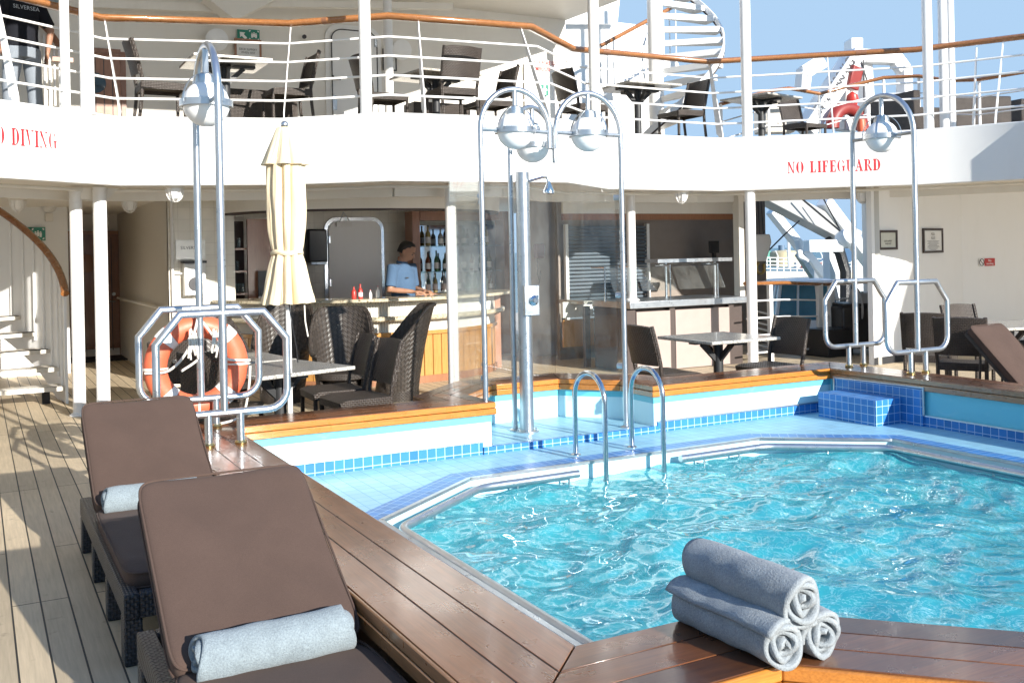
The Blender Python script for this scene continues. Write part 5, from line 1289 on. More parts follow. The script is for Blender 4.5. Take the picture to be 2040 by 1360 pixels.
# white superstructure behind the chairs
WY = 13.8
def uat(u, v, Y=WY): return at(u, v, Y=Y)
x0, x1 = uat(120, 120).x, uat(1128, 120).x
uw = wallthing('upper_deck_wall', 'pale superstructure wall behind the balcony chairs', 'wall', [(x0, WY), (x1, WY)], UF, 6.0, M['cream'])
a, b = uat(658, 56, 13.74), uat(751, 56, 13.74)
cd = thing('cabin_door', 'white steel door with rounded corners on the balcony behind a pillar', 'door', ((a.x + b.x) / 2, 13.74, UF))
rdoor(a.x - .07, b.x + .07, UF + .12, a.z + .07, .2, 13.79, .02, 'door_frame', M['white'], cd); rdoor(a.x, b.x, UF + .15, a.z, .16, 13.762, .03, 'leaf', M['white'], cd)
m = MB(); pts = [(a.x + .01, UF + .16), (a.x + .01, a.z - .16)] + [(a.x + .17 - .16 * math.cos(R(k * 15)), a.z - .16 + .15 * math.sin(R(k * 15))) for k in range(1, 7)] + [(b.x - .17 + .16 * math.sin(R(k * 15)), a.z - .16 + .15 * math.cos(R(k * 15))) for k in range(7)] + [(b.x - .01, UF + .16)]
m.tube([(x, 13.73, z) for x, z in pts], .009, 6); m.build('seal', M['ink'], cd)
for v in (85, 195): h = uat(752, v, 13.72); box_part('hinge', (h.x - .03, 13.72, h.z), (.03, .03, .14), M['alu'], cd)
h = uat(664, 158, 13.71); m = MB(); m.tube([(h.x, 13.73, h.z + .05), (h.x, 13.68, h.z), (h.x + .1, 13.68, h.z)], .014, 8); m.build('handle', M['ink'], cd)
h = uat(668, 205, 13.71); box_part('latch_plate', (h.x, 13.73, h.z), (.06, .02, .2), M['alu'], cd)
# dark sign frame and green signs
p = uat(494, 98, 13.74)
t, shp = sign_plate('framed_notice', p, .34, .24, 'small framed notice under green signs behind the balcony table', 'notice', (1, 0, 0), (0, -1, 0), M['signwhite'], M['cabinet'], .014)
text('DECK SLIPPERY', p + Vector((0, -.008, -.01)), .042, M['ink'], 'lettering', t, sx=.85); text('WHEN WET', p + Vector((0, -.008, -.055)), .042, M['ink'], 'lettering', t, sx=.85)
for u, k in ((484, 0), (506, 1)):
    p = uat(u, 71, 13.74)
    t, shp = sign_plate(('arrow_sign', 'muster_sign')[k], p, .155, .155, ('small green sign with white arrow high on the upper deck wall', 'small green assembly sign right of the arrow on the upper deck wall')[k], 'sign', (1, 0, 0), (0, -1, 0), M['green'])
    arrow(shp, 0, 0, .12, R(45)) if k == 0 else muster(shp, 0, 0, .15)
p = uat(776, 120, 13.74); t, shp = sign_plate('framed_notice', p, .2, .30, 'narrow framed notice right of the white cabin door on the balcony', 'notice', (1, 0, 0), (0, -1, 0), M['signwhite'], M['ink'], .008)
for k in range(7): shp([(-.06, .08 - .03 * k), (.06 - .02 * (k % 3), .08 - .03 * k), (.06 - .02 * (k % 3), .086 - .03 * k), (-.06, .086 - .03 * k)], 'text_line', M['ink'])
p = uat(606, 74, 13.72); t = thing('wall_eyelet', 'round dark eyelet on the wall left of the cabin door', 'fitting', p); m = MB(); m.lathe([(.03, 0), (.03, .02), (.012, .02), (.012, .005)], p, 18, Matrix.Rotation(R(90), 4, 'X')); m.build('ring', M['ink'], t)
for u, v, lab in ((430, 80, 'round white floodlight on the wall left of the green signs'), (797, 100, 'round white floodlight on the wall right of the cabin door')):
    p = uat(u, v, 13.6); t = thing('flood_light', lab, 'lamp', p, group='white floodlights on the upper wall'); m = MB(); m.lathe([(.06, -.05), (.14, .02), (.15, .08), (.13, .09)], p, 24, Matrix.Rotation(R(100), 4, 'X')); m.build('housing', M['white'], t); box_part('arm', (p.x, 13.7, p.z + .06), (.06, .2, .06), M['white'], t)
# door with red writing
a, b = uat(1046, 118, 13.72), uat(1106, 118, 13.72)
rd = thing('locker_door', 'pale locker door with red writing about a rescue boat and immersion suits', 'door', ((a.x + b.x) / 2, 13.74, UF)); rdoor(a.x, b.x, UF + .1, a.z + .02, .14, 13.77, .025, 'leaf', M['white'], rd)
p = uat(1083, 126, 13.73); text('RESCUE BOAT SUIT', p, .085, M['signred'], 'lettering', rd, bold=.02, sx=.72); p = uat(1078, 138, 13.73); text('IMMERSION', p, .085, M['signred'], 'lettering', rd, bold=.02, sx=.72)
p = uat(1085, 180, 13.70); t, shp = sign_plate('exit_sign', p, .14, .17, 'green sign with white standing figure on the locker door', 'sign', (1, 0, 0), (0, -1, 0), M['green']); arrow(shp, 0, -.01, .13, 0); shp([(.02 * math.cos(k * .8), .06 + .02 * math.sin(k * .8)) for k in range(8)], 'figure')
# wooden door at the left
a, b = uat(172, 104, 13.72), uat(240, 104, 13.72)
ud = thing('wooden_door', 'brown wooden door with dark porthole at the left end of the balcony', 'door', ((a.x + b.x) / 2, 13.72, UF))
box_part('leaf', ((a.x + b.x) / 2, 13.75, (UF + a.z) / 2), (b.x - a.x, .05, a.z - UF), M['cabinet'], ud)
box_part('frame', (b.x + .03, 13.74, (UF + a.z) / 2), (.06, .08, a.z - UF + .06), M['teakdoor'], ud); box_part('frame', ((a.x + b.x) / 2, 13.74, a.z + .03), (b.x - a.x, .08, .06), M['teakdoor'], ud)
p = uat(190, 165, 13.70); m = MB(); m.lathe([(.12, 0), (.13, .015), (.001, .02)], (p.x, 13.725, p.z), 24, Matrix.Rotation(R(90), 4, 'X')); m.build('porthole', bpy.data.materials['dark_port_glass'], ud)
for k in range(1, 4): box_part('groove', (a.x + (b.x - a.x) * k / 4, 13.723, (UF + a.z) / 2), (.012, .006, a.z - UF - .1), M['brown_post'], ud)
# overhead deck and its beams
oh = thing('overhead_deck', 'pale underside of the next deck up, above the balcony wall', 'overhead deck', (4, 14, 5.33))
cz = 5.36
m = MB(); m.prism([(-3, 8.4), (5.6, 8.4), (at(1236, 0, Z=cz).x, at(1236, 0, Z=cz).y), (at(1102, 46, Z=cz).x + .1, at(1102, 46, Z=cz).y), (8.0, 19), (-3, 19)], cz, cz + .35); m.build('slab', M['cream'], oh, smooth=0)
m = MB(); m.beam(at(180, 9, Y=13.4), at(470, 20, Y=13.4), .12, .10); m.beam(at(500, 8, Y=13.2), at(900, 14, Y=13.2), .10, .09); m.build('beam', M['cream'], oh)
m = MB(); q = [at(410, -5, Y=13.0), at(470, 40, Y=13.0), at(560, -5, Y=13.0)]; m.add([tuple(p) for p in q] + [(p.x, p.y + .3, p.z) for p in q], [(0, 1, 2), (5, 4, 3), (0, 3, 4, 1), (1, 4, 5, 2), (2, 5, 3, 0)]); m.build('gusset', M['cream'], oh, smooth=0)
m = MB(); m.add([tuple(at(1240, -60, Y=16.2)), tuple(at(1102, 48, Y=16.2)), tuple(at(1230, 48, Y=16.2))] + [tuple(at(1240, -60, Y=16.2) + Vector((0, .1, 0))), tuple(at(1102, 48, Y=16.2) + Vector((0, .1, 0))), tuple(at(1230, 48, Y=16.2) + Vector((0, .1, 0)))], [(0, 1, 2), (5, 4, 3), (0, 3, 4, 1), (1, 4, 5, 2), (2, 5, 3, 0)]); m.build('web_plate', M['white'], oh, smooth=0)
# funnel-side facade with green signs, higher rail and stair
fx0, fx1 = at(1128, 55, Y=16.4).x, at(1300, 55, Y=16.4).x
fa = wallthing('upper_facade', 'sunlit white facade with two green signs left of the spiral stair', 'wall', [(fx0, 16.4), (fx1 - .1, 16.4)], UF, at(1200, 52, Y=16.4).z + .1, M['white'])
box_part('sign_board', (at(1158, 40, Y=16.3).x, 16.3, at(1158, 38, Y=16.3).z), (.55, .03, .22), M['signwhite'], fa)
for u, k in ((1154, 0), (1170, 1)):
    p = at(u, 36, Y=16.27); t, shp = sign_plate('green_sign', p, .13, .16, ('small green sign on the white facade, left of a pair under the overhead deck', 'small green sign on the white facade, right of a pair under the overhead deck')[k], 'sign', (1, 0, 0), (0, -1, 0), M['green']); arrow(shp, 0, -.01, .11, 0)
st2 = thing('upper_stair', 'white stair with wooden handrail and thin balusters climbing behind the pillars', 'stair', (at(1250, 160, Y=14.2).x, 14.2, UF))
pA, pB = at(1196, 92, Y=14.2), at(1345, 12, Y=14.2)
m = MB(); m.tube([pA, pA.lerp(pB, .5), pB], .035, 10); m.build('handrail', M['hand'], st2)
for k in range(13):
    p = pA.lerp(pB, k / 12); m = MB(); m.tube([p, (p.x, p.y, p.z - .98)], .012, 6); m.build('baluster', M['rail_white'], st2)
m = MB(); m.beam(pA - Vector((0, 0, 1.0)), pB - Vector((0, 0, 1.0)), .06, .25); m.build('stringer', M['white'], st2)
for k in range(9):
    p = pA.lerp(pB, (k + .5) / 9); box_part('tread', (p.x, p.y + .4, p.z - 1.0), (.26, .8, .035), M['white'], st2)
lad = thing('grey_pipe_loop', 'thin grey pipe loop beside the spiral stair column', 'pipe', at(1288, 150, Y=12.9)); m = MB(); m.tube([at(1285, 158, Y=12.9), at(1279, 130, Y=12.9), at(1282, 90, Y=12.9), at(1292, 62, Y=12.9), at(1298, 58, Y=12.9)], .014, 8); m.build('tube', M['alu'], lad)
# spiral stair
M['davit_grey_light'] = paint('stair_paint', (.66, .66, .65))
scx, scy = at(1309, 262, Y=12.2).x, 12.2
ss = thing('spiral_stair', 'white spiral stair winding up round a thick white column', 'spiral stair', (scx, scy, UF))
m = MB(); m.cyl((scx, scy, UF), .115, 4.6, 28); m.build('column', M['rail_white'], ss)
nst, rise, da, sr = 24, .215, -14., 1.02
def spt(r, a, z): return (scx + r * math.cos(R(a)), scy + r * math.sin(R(a)), z)
A0 = -138
for i in range(nst):
    a0 = A0 - da * i; a1 = a0 - da * 1.06; z = UF + .22 + rise * i
    m = MB(); m.prism([spt(.1, a0, 0)[:2], spt(sr, a0, 0)[:2], spt(sr, (a0 + a1) / 2, 0)[:2], spt(sr, a1, 0)[:2], spt(.1, a1, 0)[:2]], z - .085, z); m.build('tread', M['davit_grey_light'], ss)
m = MB(); m.sheet(lambda u, v: spt(sr + .01, A0 - da * nst * u, UF + .10 + rise * nst * u + .12 * v), 80, 1, .02); m.build('stringer', M['white'], ss, smooth=60)
m = MB(); m.sheet(lambda u, v: spt(sr + .012, A0 - da * nst * u, UF + .08 + rise * nst * u + .03 * v), 80, 1, .03); m.build('stringer_edge', M['brown_post'], ss, smooth=60)
# stair and handrail at the far left of the balcony
lt = thing('upper_stair', 'white balustrade and dark curved handrail behind the person in black', 'stair', (at(90, 150, Y=12.6).x, 12.6, UF))
m = MB(); m.tube([at(*p, Y=12.6) for p in ((60, 30), (80, 45), (100, 65), (116, 88), (121, 96))], .045, 10, flat=.8); m.build('handrail', M['teakdoor'], lt, smooth=60)
for u in (78, 88, 98, 108, 117):
    p = at(u, 60 + (u - 78) * .8, Y=12.65); m = MB(); m.tube([p, (p.x, p.y, UF)], .012, 6); m.build('baluster', M['rail_white'], lt)
m = MB(); p = at(84, 140, Y=12.7); m.box((p.x - .1, 12.72, UF + .75), (.75, .02, 1.5)); m.build('side_panel', M['cream'], lt)
box_part('newel_cap', at(125, 120, Y=12.6), (.22, .08, .05), M['hand'], lt); p = at(122, 128, Y=12.6); m = MB(); m.tube([p, (p.x, p.y, UF)], .03, 8); m.build('newel', M['rail_white'], lt)
# second handrail beyond, against the sky
sr_ = thing('outer_railing', 'varnished wooden handrail on thin posts along the outer deck edge, against the sky', 'railing', at(1700, 200, Y=12.0))
OR = [at(1436, 208, d=14.6), at(1530, 182, d=15.3), at(1570, 176, d=15.6), at(1632, 187, d=15.8), at(1690, 172, d=15.9), at(1760, 155, d=15.9), at(1830, 152, d=15.7), at(1890, 161, d=15.3), at(1950, 159, d=14.8), at(2060, 140, d=13.9)]
m = MB(); m.tube(OR, .045, 12, flat=.65); m.build('handrail', M['hand'], sr_, smooth=70)
for i, p in enumerate(OR):
    if i in (0, 1, 3, 5, 6, 8): m = MB(); m.tube([p, (p.x, p.y, UF)], .022, 8); m.build('post', M['rail_white'], sr_)
for k in (1, 2, 3): m = MB(); m.tube([p - Vector((0, 0, .26 * k)) for p in OR], .011, 6); m.build('rod', M['rail_white'], sr_, smooth=70)
# ------------------------------------------------------------------ people
def skin_mat(name, c):
    t = NT(name); t.P(Base_Color=t.ramp(t.noise(t.obj(), 14, 3), [(.3, tuple(k * .9 for k in c)), (.7, tuple(min(1, k * 1.1) for k in c))]), Roughness=.5, Subsurface_Weight=.12, Subsurface_Scale=.02); return t.m
M['skin_brown'] = skin_mat('brown_skin', (.36, .19, .12)); M['hair'] = plain('black_hair', (.012, .010, .009), .5, bump=.6, bscale=160)
M['shirt_blue'] = cloth('blue_polo', (.07, .125, .21), 320); M['shirt_black'] = cloth('black_shirt', (.012, .013, .018), 320); M['trouser_grey'] = cloth('grey_trousers', (.24, .27, .31), 260, .9, .5); M['trouser_dark'] = cloth('dark_trousers', (.03, .03, .04), 260)
def ell_loft(m, secs, n=20):
    """closed loft through horizontal ellipses (x, y, z, rx, ry)"""
    vs = [(x + rx * math.cos(2 * math.pi * k / n), y + ry * math.sin(2 * math.pi * k / n), z) for x, y, z, rx, ry in secs for k in range(n)]
    fs = [(i * n + k, i * n + (k + 1) % n, (i + 1) * n + (k + 1) % n, (i + 1) * n + k) for i in range(len(secs) - 1) for k in range(n)]
    fs += [tuple(range(n - 1, -1, -1)), tuple(range((len(secs) - 1) * n, len(secs) * n))]
    m.add(vs, fs)
def hand(m, wrist, d, palm_n, s=1.):
    """palm, four unequal curled fingers and a thumb leaving the side of the palm"""
    d = Vector(d).normalized(); pn = Vector(palm_n); pn = (pn - d * pn.dot(d)).normalized(); sd_ = d.cross(pn)
    w = Vector(wrist)
    m.tube([w - d * .02, w + d * .03, w + d * .09], [.026 * s, .036 * s, .038 * s], 12, flat=.55)
    for i, L in enumerate((.062, .075, .07, .055)):
        o = w + d * .085 + sd_ * (i - 1.5) * .019
        m.tube([o - d * .02, o + d * L * .45, o + d * L * .8 + pn * .018, o + d * L * .95 + pn * .04], [.0098, .0095, .009, .0075], 8)
    o = w + d * .03 - sd_ * .03
    m.tube([o, o - sd_ * .03 + d * .025 + pn * .01, o - sd_ * .035 + d * .06 + pn * .022], [.013, .0115, .009], 8)
def remesh(o, v=.009, it=3):
    r = o.modifiers.new('remesh', 'REMESH'); r.mode = 'VOXEL'; r.voxel_size = v; r.use_smooth_shade = True
    s = o.modifiers.new('smooth', 'SMOOTH'); s.factor = .5; s.iterations = it
def person(label, loc, rz, shirt, pants, arms, head_yaw=0., head_pitch=0., lean=0., chest_text=None, back_text=None, stance=.0):
    t = thing('person', label, 'person')
    b = MB()
    ell_loft(b, [(0, 0, .90, .15, .10), (0, .0, 1.05, .135, .095), (0, .0, 1.25, .155, .10), (0, -.01, 1.40, .15, .085), (0, -.012, 1.45, .075, .06), (0, -.005, 1.50, .056, .056), (0, .0, 1.56, .052, .056)])
    for s in (-1, 1):
        hp, kn, an = Vector((s * .09, 0, .92)), Vector((s * (.10 + stance), .02, .50)), Vector((s * (.11 + stance), -.02, .09))
        b.tube([hp, hp.lerp(kn, .5), kn, kn.lerp(an, .35), an], [.085, .075, .055, .057, .038], 14)
        b.tube([an + Vector((0, -.05, -.05)), an + Vector((0, .06, -.055)), an + Vector((0, .15, -.065))], [.035, .04, .03], 12, flat=.8)
        sh, el, ha = Vector((s * .185, -.01, 1.40)), Vector(arms[s][0]), Vector(arms[s][1])
        b.tube([sh + Vector((-s * .05, 0, 0)), sh, sh.lerp(el, .5), el, el.lerp(ha, .4), ha], [.05, .052, .045, .037, .036, .025], 14)
        hand(b, ha, ha - el, arms[s][2])
    Hm = Matrix.Translation((0, .015, 1.56)) @ Matrix.Rotation(head_yaw, 4, 'Z') @ Matrix.Rotation(-head_pitch, 4, 'X')
    h = MB()
    ell_loft(h, [(0, .035, -.045, .030, .035), (0, .03, -.02, .052, .062), (0, .018, .02, .064, .082), (0, .005, .07, .072, .094), (0, -.002, .12, .074, .097), (0, -.008, .165, .062, .082), (0, -.01, .19, .035, .05), (0, -.01, .20, .01, .015)], 24)
    h.tube([(0, .095, .075), (0, .112, .045), (0, .118, .03)], [.008, .012, .013], 10)                     # nose
    h.tube([(-.045, .088, .088), (0, .098, .09), (.045, .088, .088)], [.008, .01, .008], 8)                 # brow
    h.tube([(-.024, .095, .0), (0, .102, .002), (.024, .095, .0)], [.006, .009, .006], 8)                   # lips
    for s in (-1, 1): h.tube([(s * .07, -.005, .085), (s * .082, -.014, .07), (s * .074, -.004, .035)], [.008, .014, .008], 8)
    b.add([Hm @ p for p in h.v], h.f)
    o = b.build('body', M['skin_brown'], t, smooth=180); remesh(o, .0085, 2)
    hr_ = MB(); ell_loft(hr_, [(0, -.045, .03, .066, .055), (0, -.035, .07, .0745, .070), (0, -.024, .11, .0765, .086), (0, -.016, .14, .0755, .091), (0, -.014, .172, .062, .084), (0, -.012, .195, .042, .058), (0, -.012, .207, .012, .018)], 24)
    hr_.v = [Hm @ p for p in hr_.v]; hr_.build('hair', M['hair'], t, smooth=180)
    for s in (-1, 1):
        e = MB(); e.sphere((s * .031, .088, .066), .0095, 10); e.v = [Hm @ p for p in e.v]; e.build('eye', M['ink'], t)
        e = MB(); e.tube([(s * .016, .103, .088), (s * .032, .101, .094), (s * .05, .088, .089)], .0045, 6); e.v = [Hm @ p for p in e.v]; e.build('eyebrow', M['hair'], t)
    c = MB()
    ell_loft(c, [(0, 0, .91, .178, .125), (0, 0, 1.05, .165, .122), (0, .003, 1.22, .178, .126), (0, -.005, 1.36, .182, .112), (0, -.012, 1.435, .12, .085), (0, -.012, 1.465, .07, .066)], 28)
    for s in (-1, 1):
        sh, el = Vector((s * .185, -.01, 1.40)), Vector(arms[s][0])
        c.tube([sh + Vector((-s * .07, 0, .0)), sh, sh.lerp(el, .5), sh.lerp(el, .86)], [.066, .068, .064, .066], 16)
    o = c.build('shirt', shirt, t, smooth=180); remesh(o, .010, 3)
    k = MB(); k.lathe([(.062, -.02), (.07, .0), (.060, .025), (.055, .02)], (0, -.01, 1.475), 24, Matrix.Rotation(R(-12), 4, 'X')); k.build('collar', shirt, t)
    p = MB()
    ell_loft(p, [(0, 0, .80, .16, .12), (0, 0, .90, .168, .122), (0, 0, .97, .165, .118)], 24)
    for s in (-1, 1):
        hp, kn, an = Vector((s * .09, 0, .90)), Vector((s * (.10 + stance), .02, .50)), Vector((s * (.11 + stance), -.02, .10))
        p.tube([hp, hp.lerp(kn, .5), kn, kn.lerp(an, .5), an], [.10, .095, .08, .078, .072], 16)
    o = p.build('trousers', pants, t, smooth=180); remesh(o, .012, 3)
    sh_ = MB()
    for s in (-1, 1): a = Vector((s * (.11 + stance), -.02, .0)); sh_.tube([a + Vector((0, -.06, .045)), a + Vector((0, .05, .045)), a + Vector((0, .17, .03))], [.05, .052, .03], 12, flat=.85)
    sh_.build('shoes', M['black'], t)
    if chest_text: text(*chest_text, t)
    t.matrix_basis = Matrix.Translation(Vector(loc)) @ Matrix.Rotation(rz, 4, 'Z')
    return t
c = at(803, 560, Y=12.0)
# the bartender looks down to his left, both hands working on the counter
bt = person('bartender in a blue polo shirt looking down behind the bar counter', (c.x, 12.0, .02), R(180 + 34), M['shirt_blue'], M['trouser_dark'],
       {-1: ((-.25, -.02, 1.13), (-.16, .20, 1.10), (.2, 0, -1)), 1: ((.25, .0, 1.14), (.14, .24, 1.11), (-.2, 0, -1))}, head_yaw=R(22), head_pitch=R(28))
pk = MB(); pk.box((.085, .121, 1.285), (.05, .004, .014)); pk.v = [bt.matrix_basis @ p for p in pk.v]; pk.build('chest_badge', M['ink'], bt)
bt.matrix_basis = bt.matrix_basis @ Matrix.Diagonal((1.17, 1.1, 1.0, 1.0))
c = at(45, 110, d=10.9)
pb = person('person in black shirt and grey trousers standing on the balcony, back to the pool', (c.x, c.y, UF), R(20), M['shirt_black'], M['trouser_grey'],
       {-1: ((-.27, -.06, 1.12), (-.20, .10, .95), (1, 0, 0)), 1: ((.29, -.05, 1.14), (.26, -.02, .88), (-1, 0, 0))}, stance=.03)
q = pb.matrix_basis; text('SILVERSEA', q @ Vector((0, -.122, 1.33)), .062, M['alu'], 'back_lettering', pb, q.to_3x3() @ Vector((1, 0, 0)), q.to_3x3() @ Vector((0, -1, .05)))
# ------------------------------------------------------------------ beyond the ship's side: rescue boat davit, crane, jetty
orange_r = M['orange']; redp = plain('crane_red', (.24, .03, .025), .45)
def P3(u, v, d): return at(u, v, d=d)
srl = thing('side_railing', 'white side railing with varnished teak rail in front of the harbour', 'railing', P3(1560, 700, 14.2))
q = [(1486, 565, 13.6), (1560, 563, 14.2), (1640, 566, 14.9), (1745, 560, 15.8)]
m = MB(); m.tube([P3(*k) for k in q], .05, 12, flat=.6); m.build('handrail', M['hand'], srl, smooth=60)
for k in range(1, 5): m = MB(); m.tube([P3(*a) - Vector((0, 0, .24 * k)) for a in q], .013, 6); m.build('rod', M['rail_white'], srl)
for (u, v, d) in ((1533, 564, 14.0), (1632, 566, 14.8), (1655, 566, 15.0)):
    p = P3(u, v, d); box_part('post', (p.x, p.y, p.z / 2), (.09 if u > 1600 else .06, .06, p.z), M['rail_white'], srl)
gr_ = thing('white_grating', 'white slatted gangway grating leaning behind the pillar', 'grating', P3(1520, 640, 14.8))
for k in range(9): m = MB(); a, b = P3(1500, 618 + k * 11, 14.8), P3(1556, 632 + k * 11, 15.2); m.beam(a, b, .02, .025); m.build('slat', M['rail_white'], gr_)
# davit arms
dv = thing('boat_davit', 'white and grey boat davit with thick box arms slanting down from the upper left', 'davit', P3(1680, 700, 16.5))
M['davit_grey'] = plain('davit_grey_paint', (.36, .36, .35), .45)  # this grey paints in the shaded underside of the box arm
kd = 1.7                                                       # the davit stands well outside the deck edge
def PD(u, v, d): return P3(u, v, d * kd)
m = MB(); m.beam(PD(1500, 372, 15.5), PD(1700, 478, 16.8), .30 * kd, .30 * kd); m.build('box_arm', M['davit_grey'], dv, bevel=.02)
m = MB(); m.beam(PD(1640, 400, 16.2), PD(1752, 548, 17.0), .2 * kd, .2 * kd); m.build('upper_arm', M['white'], dv, bevel=.02)
m = MB(); m.beam(PD(1536, 420, 17.2), PD(1680, 600, 17.6), .20 * kd, .14 * kd); m.build('white_strut', M['white'], dv, bevel=.02)
m = MB(); m.beam(PD(1590, 505, 17.0), PD(1650, 596, 17.3), .10 * kd, .10 * kd); m.build('ram', M['alu'], dv)
m = MB(); m.tube([PD(1588, 478, 16.9), PD(1594, 510, 16.9), PD(1608, 522, 16.9)], .05 * kd, 10); m.build('ram_head', M['white'], dv)
m = MB(); m.tube([PD(1648, 480, 16.2), PD(1672, 500, 16.3), PD(1684, 540, 16.4), PD(1684, 620, 16.4), PD(1690, 720, 16.4)], .09 * kd, 10); m.build('black_column', M['black'], dv)
m = MB(); m.beam(PD(1655, 490, 16.7), PD(1660, 690, 16.7), .22 * kd, .16 * kd); m.build('white_column', M['white'], dv, bevel=.01)
m = MB(); m.box(PD(1640, 490, 16.0), (.55 * kd, .3 * kd, .2 * kd), R(-28)); m.build('winch_head', M['white'], dv, bevel=.03)
m = MB(); m.lathe([(.13 * kd, -.1 * kd), (.15 * kd, 0), (.13 * kd, .1 * kd)], PD(1684, 474, 15.9), 20, Matrix.Rotation(R(70), 4, 'X')); m.build('sheave', M['white'], dv)
for a, b, r in (((1596, 395, 15.6), (1676, 462, 15.9), .016), ((1640, 395, 15.6), (1672, 455, 15.9), .012)): m = MB(); m.tube([PD(*a), PD(*b)], r * kd, 6); m.build('hose', M['black'], dv)
bx = thing('deck_winch', 'grey hose drum on a black box beside the white deckhouse', 'winch', P3(1722, 700, 14.6))
p = P3(1722, 612, 14.8); m = MB(); m.lathe([(.30, -.14), (.30, -.12), (.22, -.1), (.22, .1), (.30, .12), (.30, .14)], p, 30, Matrix.Rotation(R(62), 4, 'Z') @ Matrix.Rotation(R(90), 4, 'X')); m.build('drum', plain('grey_gear_paint', (.33, .34, .35), .5), bx)
p = P3(1722, 690, 14.8); box_part('box', (p.x, p.y, .40), (.85, .5, .62), M['black'], bx, R(-25), .03); box_part('lid', (p.x + .05, p.y, .73), (.9, .55, .05), M['black'], bx, R(-25), .02)
b2_ = P3(1650, 690, 14.6); kb = thing('black_locker', 'black locker at the deck edge under the davit', 'locker', (b2_.x, b2_.y, 0)); box_part('case', (b2_.x, b2_.y, .2), (.5, .5, .4), M['black'], kb, bevel=.02)
# hook block
hk = thing('crane_hook', 'white hook block with a dark shackle hanging right of the pillar', 'hook', P3(1514, 490, 15.5))
m = MB(); c_ = P3(1514, 490, 15.5); m.prism([(-.14, .18), (.14, .18), (.16, .05), (.07, -.24), (-.07, -.24), (-.16, .05)], -.09, .09, Matrix.Translation(c_) @ Matrix.Rotation(R(-28), 4, 'Z') @ Matrix.Rotation(R(90), 4, 'X')); m.build('block', M['white'], hk, bevel=.02)
m = MB(); m.tube([c_ + Vector((.08 * math.cos(R(a)), 0, -.34 + .09 * math.sin(R(a)))) for a in range(120, 420, 20)], .025, 8); m.build('hook', M['brass'], hk)
for dx in (-.08, .0, .08): m = MB(); m.tube([c_ + Vector((dx, 0, .1)), c_ + Vector((dx * .6, .05, 1.3))], .008, 6); m.build('wire', M['ink'], hk)
m = MB(); m.tube([c_ + Vector((0, 0, -.2)), P3(1560, 470, 16.0), P3(1592, 440, 16.6)], .012, 6); m.build('tag_line', M['ink'], hk)
# rescue boat
rb = thing('rescue_boat', 'white boat with a blue glazed wheelhouse moored below the railing', 'boat', P3(1600, 690, 19.))
def hull(u, v):
    L, Wd, Hh = 5.2, 1.9, 1.0; x = (v - .5) * L; s = 1 - abs(2 * v - 1) ** 3.0; a = math.pi * (u - .5)
    return (x, Wd / 2 * s * math.sin(a), -Hh * (math.cos(a) ** .7 if math.cos(a) > 0 else 0) * (.5 + .5 * s))
HB = Matrix.Translation(P3(1596, 668, 19.)) @ Matrix.Rotation(R(55), 4, 'Z')
m = MB(); m.sheet(hull, 16, 24, .05); m.v = [HB @ p for p in m.v]; m.build('hull', M['white'], rb, smooth=60)
m = MB(); m.prism([(-.9, -.62), (.9, -.62), (1.2, 0), (.9, .62), (-.9, .62)], 0, .35); m.v = [HB @ p for p in m.v]; m.build('deckhouse_base', M['white'], rb)
bl = plain('blue_tinted_glass', (.07, .22, .30), .06); m = MB()
bs = [(-.85, -.58, .35), (.85, -.58, .35), (1.15, 0, .35), (.85, .58, .35), (-.85, .58, .35)]; tp = [(-.75, -.48, 1.0), (.45, -.48, 1.0), (.60, 0, 1.0), (.45, .48, 1.0), (-.75, .48, 1.0)]
m.add(bs + tp, [(i, (i + 1) % 5, 5 + (i + 1) % 5, 5 + i) for i in range(5)]); m.v = [HB @ p for p in m.v]; m.build('wheelhouse_glass', bl, rb, smooth=0)
for i in range(5):
    for f in (0., .33, .66):
        m = MB(); a = Vector(bs[i]).lerp(Vector(bs[(i + 1) % 5]), f); b = Vector(tp[i]).lerp(Vector(tp[(i + 1) % 5]), f); m.tube([a, b], .035 if f == 0 else .022, 8)
        m.v = [HB @ p for p in m.v]; m.build('window_pillar', M['white'], rb)
m = MB(); m.prism([(-.85, -.56), (.5, -.56), (.7, 0), (.5, .56), (-.85, .56)], 1.0, 1.07); m.v = [HB @ p for p in m.v]; m.build('roof', M['white'], rb, bevel=.02)
m = MB(); m.tube([HB @ Vector(p) for p in ((-2.2, -.7, 0), (-2.2, -.7, .5), (-.9, -.75, .55), (1.6, -.6, .55), (2.3, 0, .6))], .02, 8); m.build('boat_rail', M['alu'], rb)
# upper crane on the far side, white portal with lettered arm and red gear
cr = thing('rescue_crane', 'white crane with lettered arm, red block and orange gear on the outer upper deck', 'crane', P3(1700, 265, 18))
def beam(name, a, b, w, h, mat=M['white'], **kw): m = MB(); m.beam(P3(*a), P3(*b), w, h); return m.build(name, mat, cr, bevel=.02, **kw)
beam('lettered_arm', (1602, 262, 17.6), (1705, 108, 18.0), .36, .30)
beam('portal_leg', (1684, 262, 18.2), (1690, 120, 18.2), .30, .26); beam('portal_top', (1690, 112, 18.2), (1788, 116, 18.4), .26, .24); beam('portal_bend', (1782, 116, 18.4), (1800, 140, 18.4), .24, .24); beam('portal_leg', (1801, 134, 18.4), (1803, 265, 18.4), .22, .22)
beam('inner_leg', (1730, 262, 18.4), (1722, 128, 18.4), .22, .2)
beam('counter_arm', (1598, 180, 18.0), (1602, 138, 18.0), .22, .2); beam('counter_arm', (1600, 146, 18.0), (1640, 122, 18.0), .22, .26)
beam('winch_box', (1688, 92, 18.1), (1712, 92, 18.1), .4, .22); beam('red_block', (1692, 178, 17.8), (1704, 134, 17.8), .26, .2, redp)
